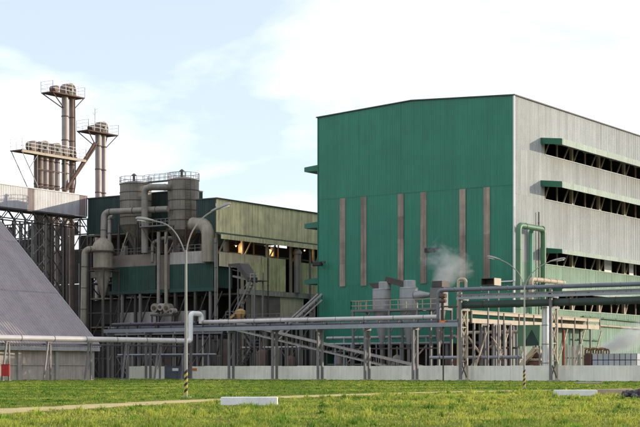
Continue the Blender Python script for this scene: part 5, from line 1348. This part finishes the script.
def make_grass():
    V, Cc, Fc = [], [], []
    tot = 0
    for (d0, d1, dens, hgt, wid) in ((30, 48, 120, 0.105, 0.012), (48, 75, 75, 0.11, 0.016), (75, 115, 38, 0.12, 0.025), (115, 160, 17, 0.12, 0.045), (160, 232, 9, 0.12, 0.07)):
        mar = 0.085
        area = (d1*d1 - d0*d0) * (0.2133 + mar)
        n = int(area * dens)
        d = np.sqrt(rng.uniform(d0*d0, d1*d1, n)); k = rng.uniform(-0.2133 - mar, 0.2133 + mar, n); r = k * d
        x = CY * r - SY * d; y = SY * r + CY * d
        # part of the blades gather into tufts
        nt_ = max(10, int(area * (0.8 if d0 < 80 else 0.3)))
        td = np.sqrt(rng.uniform(d0*d0, d1*d1, nt_)); tk = rng.uniform(-0.2133 - mar, 0.2133 + mar, nt_) * td
        ti = rng.integers(0, nt_, n); intuft = rng.random(n) < 0.55
        tr_ = rng.uniform(0.08, 0.34, nt_)[ti]; ga, gr_ = rng.uniform(0, 6.283, n), np.abs(rng.normal(0, 1, n))
        tx = (CY * tk - SY * td)[ti] + np.cos(ga) * gr_ * tr_; ty = (SY * tk + CY * td)[ti] + np.sin(ga) * gr_ * tr_
        x = np.where(intuft, tx, x); y = np.where(intuft, ty, y); d = -x * SY + y * CY
        tufth = np.where(intuft, (rng.uniform(0.55, 1.9, nt_)**1.3)[ti] * np.clip(1.25 - gr_ * 0.4, 0.4, 1.3), 0.62)
        tuftc = np.where(intuft, rng.normal(0, 0.26, nt_)[ti], 0.05); tuftd = np.where(intuft, (rng.random(nt_) < 0.13)[ti], False)
        ok = y < YW - 0.12
        ok &= ~((x < XS - 0.5) & (y < YS1 + 0.5))
        # distance to the path
        dist = np.full(n, 1e9); wdt = np.ones(n); 
        for (qx, qy, qw) in PATHPTS:
            dd = np.hypot(x - qx, y - qy); b = dd < dist; dist[b] = dd[b]; wdt[b] = qw
        edge = wdt * (0.85 + 0.75 * fbm(x, y, 3, 0.35))
        ok &= (dist > edge) | (rng.random(n) < 0.10)
        # keep clear of the loose blocks
        for (px, yb, hw) in ((249, 405.5, 1.3), (576, 396, 1.35), (616, 395.3, 1.1)):
            c = atD(px, EYE * F / (yb - HZ)); rr = (x - c.x) * CY + (y - c.y) * SY; de = -(x - c.x) * SY + (y - c.y) * CY
            ok &= ~((np.abs(rr) < hw) & (de > -0.05) & (de < 0.7))
        x, y, dist, d, wdt, tufth, tuftc, tuftd = x[ok], y[ok], dist[ok], d[ok], wdt[ok], tufth[ok], tuftc[ok], tuftd[ok]; n = len(x)
        # which side of the path: beyond it the lawn is greener and shorter
        far_side = np.zeros(n, bool)
        PR = np.array([(a*CY + b*SY) / (-a*SY + b*CY) for a, b, _ in PATHPTS]); PD = np.array([-a*SY + b*CY for a, b, _ in PATHPTS])
        kk = (x*CY + y*SY) / (-x*SY + y*CY)
        dpath = np.interp(kk, PR, PD)
        far_side = d > dpath
        tuft = fbm(x, y, 5, 0.22); tone = fbm(x, y, 9, 0.055); fine = fbm(x, y, 21, 0.6)
        h = hgt * (0.75 + 0.8 * np.clip(tuft, -0.6, 1)) * rng.uniform(0.5, 1.35, n) * np.where(far_side, 0.72, 1.0) * np.where(far_side, 0.6 + 0.4 * tufth, tufth)
        h *= np.clip(0.35 + (dist - wdt) / 2.0, 0.35, 1.0)
        # worn, short patches and rank clumps
        worn = fbm(x, y, 33, 0.09) + 0.5 * fbm(x, y, 34, 0.33)
        h *= np.where(worn > 0.42, 0.45, 1.0); clump = (fbm(x, y, 41, 0.31) > 0.52) & ~far_side; h = np.where(clump, h * 1.7, h)
        tall = rng.random(n) < 0.012; h = np.where(tall & ~far_side, h * 1.9, h)
        ang = rng.uniform(0, 6.283, n); w2 = wid * rng.uniform(0.6, 1.3, n)
        lean = h * rng.uniform(0.1, 0.75, n); la = rng.uniform(0, 6.283, n)
        lx, ly = np.cos(la) * lean, np.sin(la) * lean
        ca, sa = np.cos(ang) * w2, np.sin(ang) * w2
        z0 = np.zeros(n)
        v = np.stack([np.stack([x - ca, y - sa, z0 - 0.01], 1), np.stack([x + ca, y + sa, z0 - 0.01], 1),
                      np.stack([x + lx*0.35 + ca*0.7, y + ly*0.35 + sa*0.7, h*0.62], 1), np.stack([x + lx*0.35 - ca*0.7, y + ly*0.35 - sa*0.7, h*0.62], 1),
                      np.stack([x + lx, y + ly, h], 1)], 1)
        # the blade's own colour: fresh green, yellow-green or straw
        mixv = np.clip(0.50 + 0.85*tone + 0.40*fine + tuftc + rng.normal(0, 0.2, n) - np.where(far_side, 0.30, -0.12), 0, 1)[:, None]
        g1 = np.array([0.105, 0.215, 0.030]); g2 = np.array([0.56, 0.58, 0.095])
        col = g1 * (1 - mixv) + g2 * mixv
        straw = rng.random(n) < np.where(far_side, 0.02, 0.06) * (1 + 1.4 * np.clip(tone, -0.6, 1)) + np.where(dist < wdt + 0.6, 0.22, 0)
        col[straw] = np.array([0.36, 0.27, 0.11]) * rng.uniform(0.7, 1.1, (straw.sum(), 1))
        col[tuftd] *= np.array([0.45, 0.72, 0.55]); col[clump] *= np.array([0.62, 0.8, 0.7]); col[worn > 0.42] *= np.array([1.12, 0.98, 1.0])
        col *= rng.uniform(0.72, 1.22, (n, 1))
        col4 = np.concatenate([col, np.ones((n, 1))], 1)
        V.append(v.reshape(-1, 3)); Cc.append(np.repeat(col4, 5, 0)); tot += n
    V = np.concatenate(V); Cc = np.concatenate(Cc); N_ = len(V) // 5
    me = bpy.data.meshes.new('grass')
    base = np.arange(N_)[:, None] * 5
    quad = (base + np.array([0, 1, 2, 3])).astype(np.int32); tri = (base + np.array([3, 2, 4])).astype(np.int32)
    loops = np.concatenate([quad.ravel(), tri.ravel()])
    starts = np.concatenate([np.arange(N_) * 4, N_ * 4 + np.arange(N_) * 3]).astype(np.int32)
    me.vertices.add(len(V)); me.vertices.foreach_set('co', V.astype(np.float32).ravel())
    me.loops.add(len(loops)); me.loops.foreach_set('vertex_index', loops)
    me.polygons.add(2 * N_); me.polygons.foreach_set('loop_start', starts)
    me.update(calc_edges=True)
    ca = me.attributes.new('blade', 'FLOAT_COLOR', 'POINT'); ca.data.foreach_set('color', Cc.astype(np.float32).ravel())
    me.materials.append(grass_mat())
    o = bpy.data.objects.new('grass', me); COL.objects.link(o)
    o['kind'] = 'stuff'; o['label'] = 'rough yellow-green grass in front of the plant'; o['category'] = 'grass'
    print('blades', N_)
make_grass()

# ================================================================ steam
def steam(pts, r0, r1, dens, label, seed, parts=7):
    """a drifting plume: a bent tapering hull whose density is torn by noise and fades towards its skin"""
    t_ = bpy.data.materials.new('steam'); t_.use_nodes = True
    nt_ = t_.node_tree; nt_.nodes.clear(); K = nt_.links.new
    def N(tp, **kw):
        n = nt_.nodes.new(tp)
        for a, b in kw.items(): setattr(n, a, b)
        return n
    def math_(op, a, b, clamp=False):
        n = N('ShaderNodeMath', operation=op, use_clamp=clamp)
        for i_, v in enumerate((a, b)):
            if hasattr(v, 'links') or not isinstance(v, (int, float)): K(v, n.inputs[i_])
            else: n.inputs[i_].default_value = v
        return n.outputs[0]
    o_ = N('ShaderNodeOutputMaterial'); pv = N('ShaderNodeVolumePrincipled')
    pv.inputs['Color'].default_value = (0.98, 0.98, 0.97, 1); pv.inputs['Anisotropy'].default_value = 0.3
    g = N('ShaderNodeNewGeometry')
    # closeness to the plume's axis, from a handful of soft puffs
    tot = None
    P = [Vector(p) for p in pts]
    for i_ in range(parts):
        f = i_ / (parts - 1) * (len(P) - 1); j = min(int(f), len(P) - 2)
        c = P[j].lerp(P[j + 1], f - j); r = r0 + (r1 - r0) * i_ / (parts - 1)
        dv = N('ShaderNodeVectorMath', operation='DISTANCE'); K(g.outputs['Position'], dv.inputs[0]); dv.inputs[1].default_value = c
        mr = N('ShaderNodeMapRange', interpolation_type='SMOOTHERSTEP'); K(dv.outputs['Value'], mr.inputs[0])
        mr.inputs[1].default_value = 0; mr.inputs[2].default_value = r; mr.inputs[3].default_value = 1.0 - 0.45 * i_ / (parts - 1); mr.inputs[4].default_value = 0
        tot = mr.outputs[0] if tot is None else math_('MAXIMUM', tot, mr.outputs[0])
    mpn = N('ShaderNodeMapping'); mpn.inputs['Location'].default_value = (seed, seed * .7, seed * .3); mpn.inputs['Scale'].default_value = (1, 1, 1.25)
    nz = N('ShaderNodeTexNoise'); nz.inputs['Scale'].default_value = 0.42; nz.inputs['Detail'].default_value = 7; nz.inputs['Roughness'].default_value = 0.62; nz.inputs['Distortion'].default_value = 1.2
    K(g.outputs['Position'], mpn.inputs['Vector']); K(mpn.outputs['Vector'], nz.inputs['Vector'])
    s_ = math_('SUBTRACT', math_('ADD', math_('MULTIPLY', tot, 0.75), nz.outputs['Fac']), 0.80, True)
    K(math_('MULTIPLY', math_('MULTIPLY', s_, tot), dens), pv.inputs['Density'])
    K(pv.outputs[0], o_.inputs['Volume'])
    rr = [(r0 + (r1 - r0) * i_ / (len(P) - 1)) for i_ in range(len(P))]
    d0, d1 = (P[1] - P[0]).normalized(), (P[-1] - P[-2]).normalized()
    ob = MB().tube([P[0] - d0 * r0] + P + [P[-1] + d1 * r1], [r0 * .6] + rr + [r1 * .6], 18).build('steam_cloud', t_, None, True)
    tag(ob, label, 'steam'); ob['kind'] = 'stuff'
Ys_ = 188.0
steam([atY(440, 283, 184), atY(446, 275, 185.0), atY(456, 268, 186.0), atY(440, 259, 186.8)], 2.4, 6.4, 2.3, 'thin white steam drifting up past the green front above the tanks', 1.3)
steam([atY(606, 349, 178.5), atY(620, 344, 179), atY(632, 337, 180), atY(652, 329, 182)], 1.8, 5.0, 4.5, 'white steam rolling low over the sectional tank', 4.1)
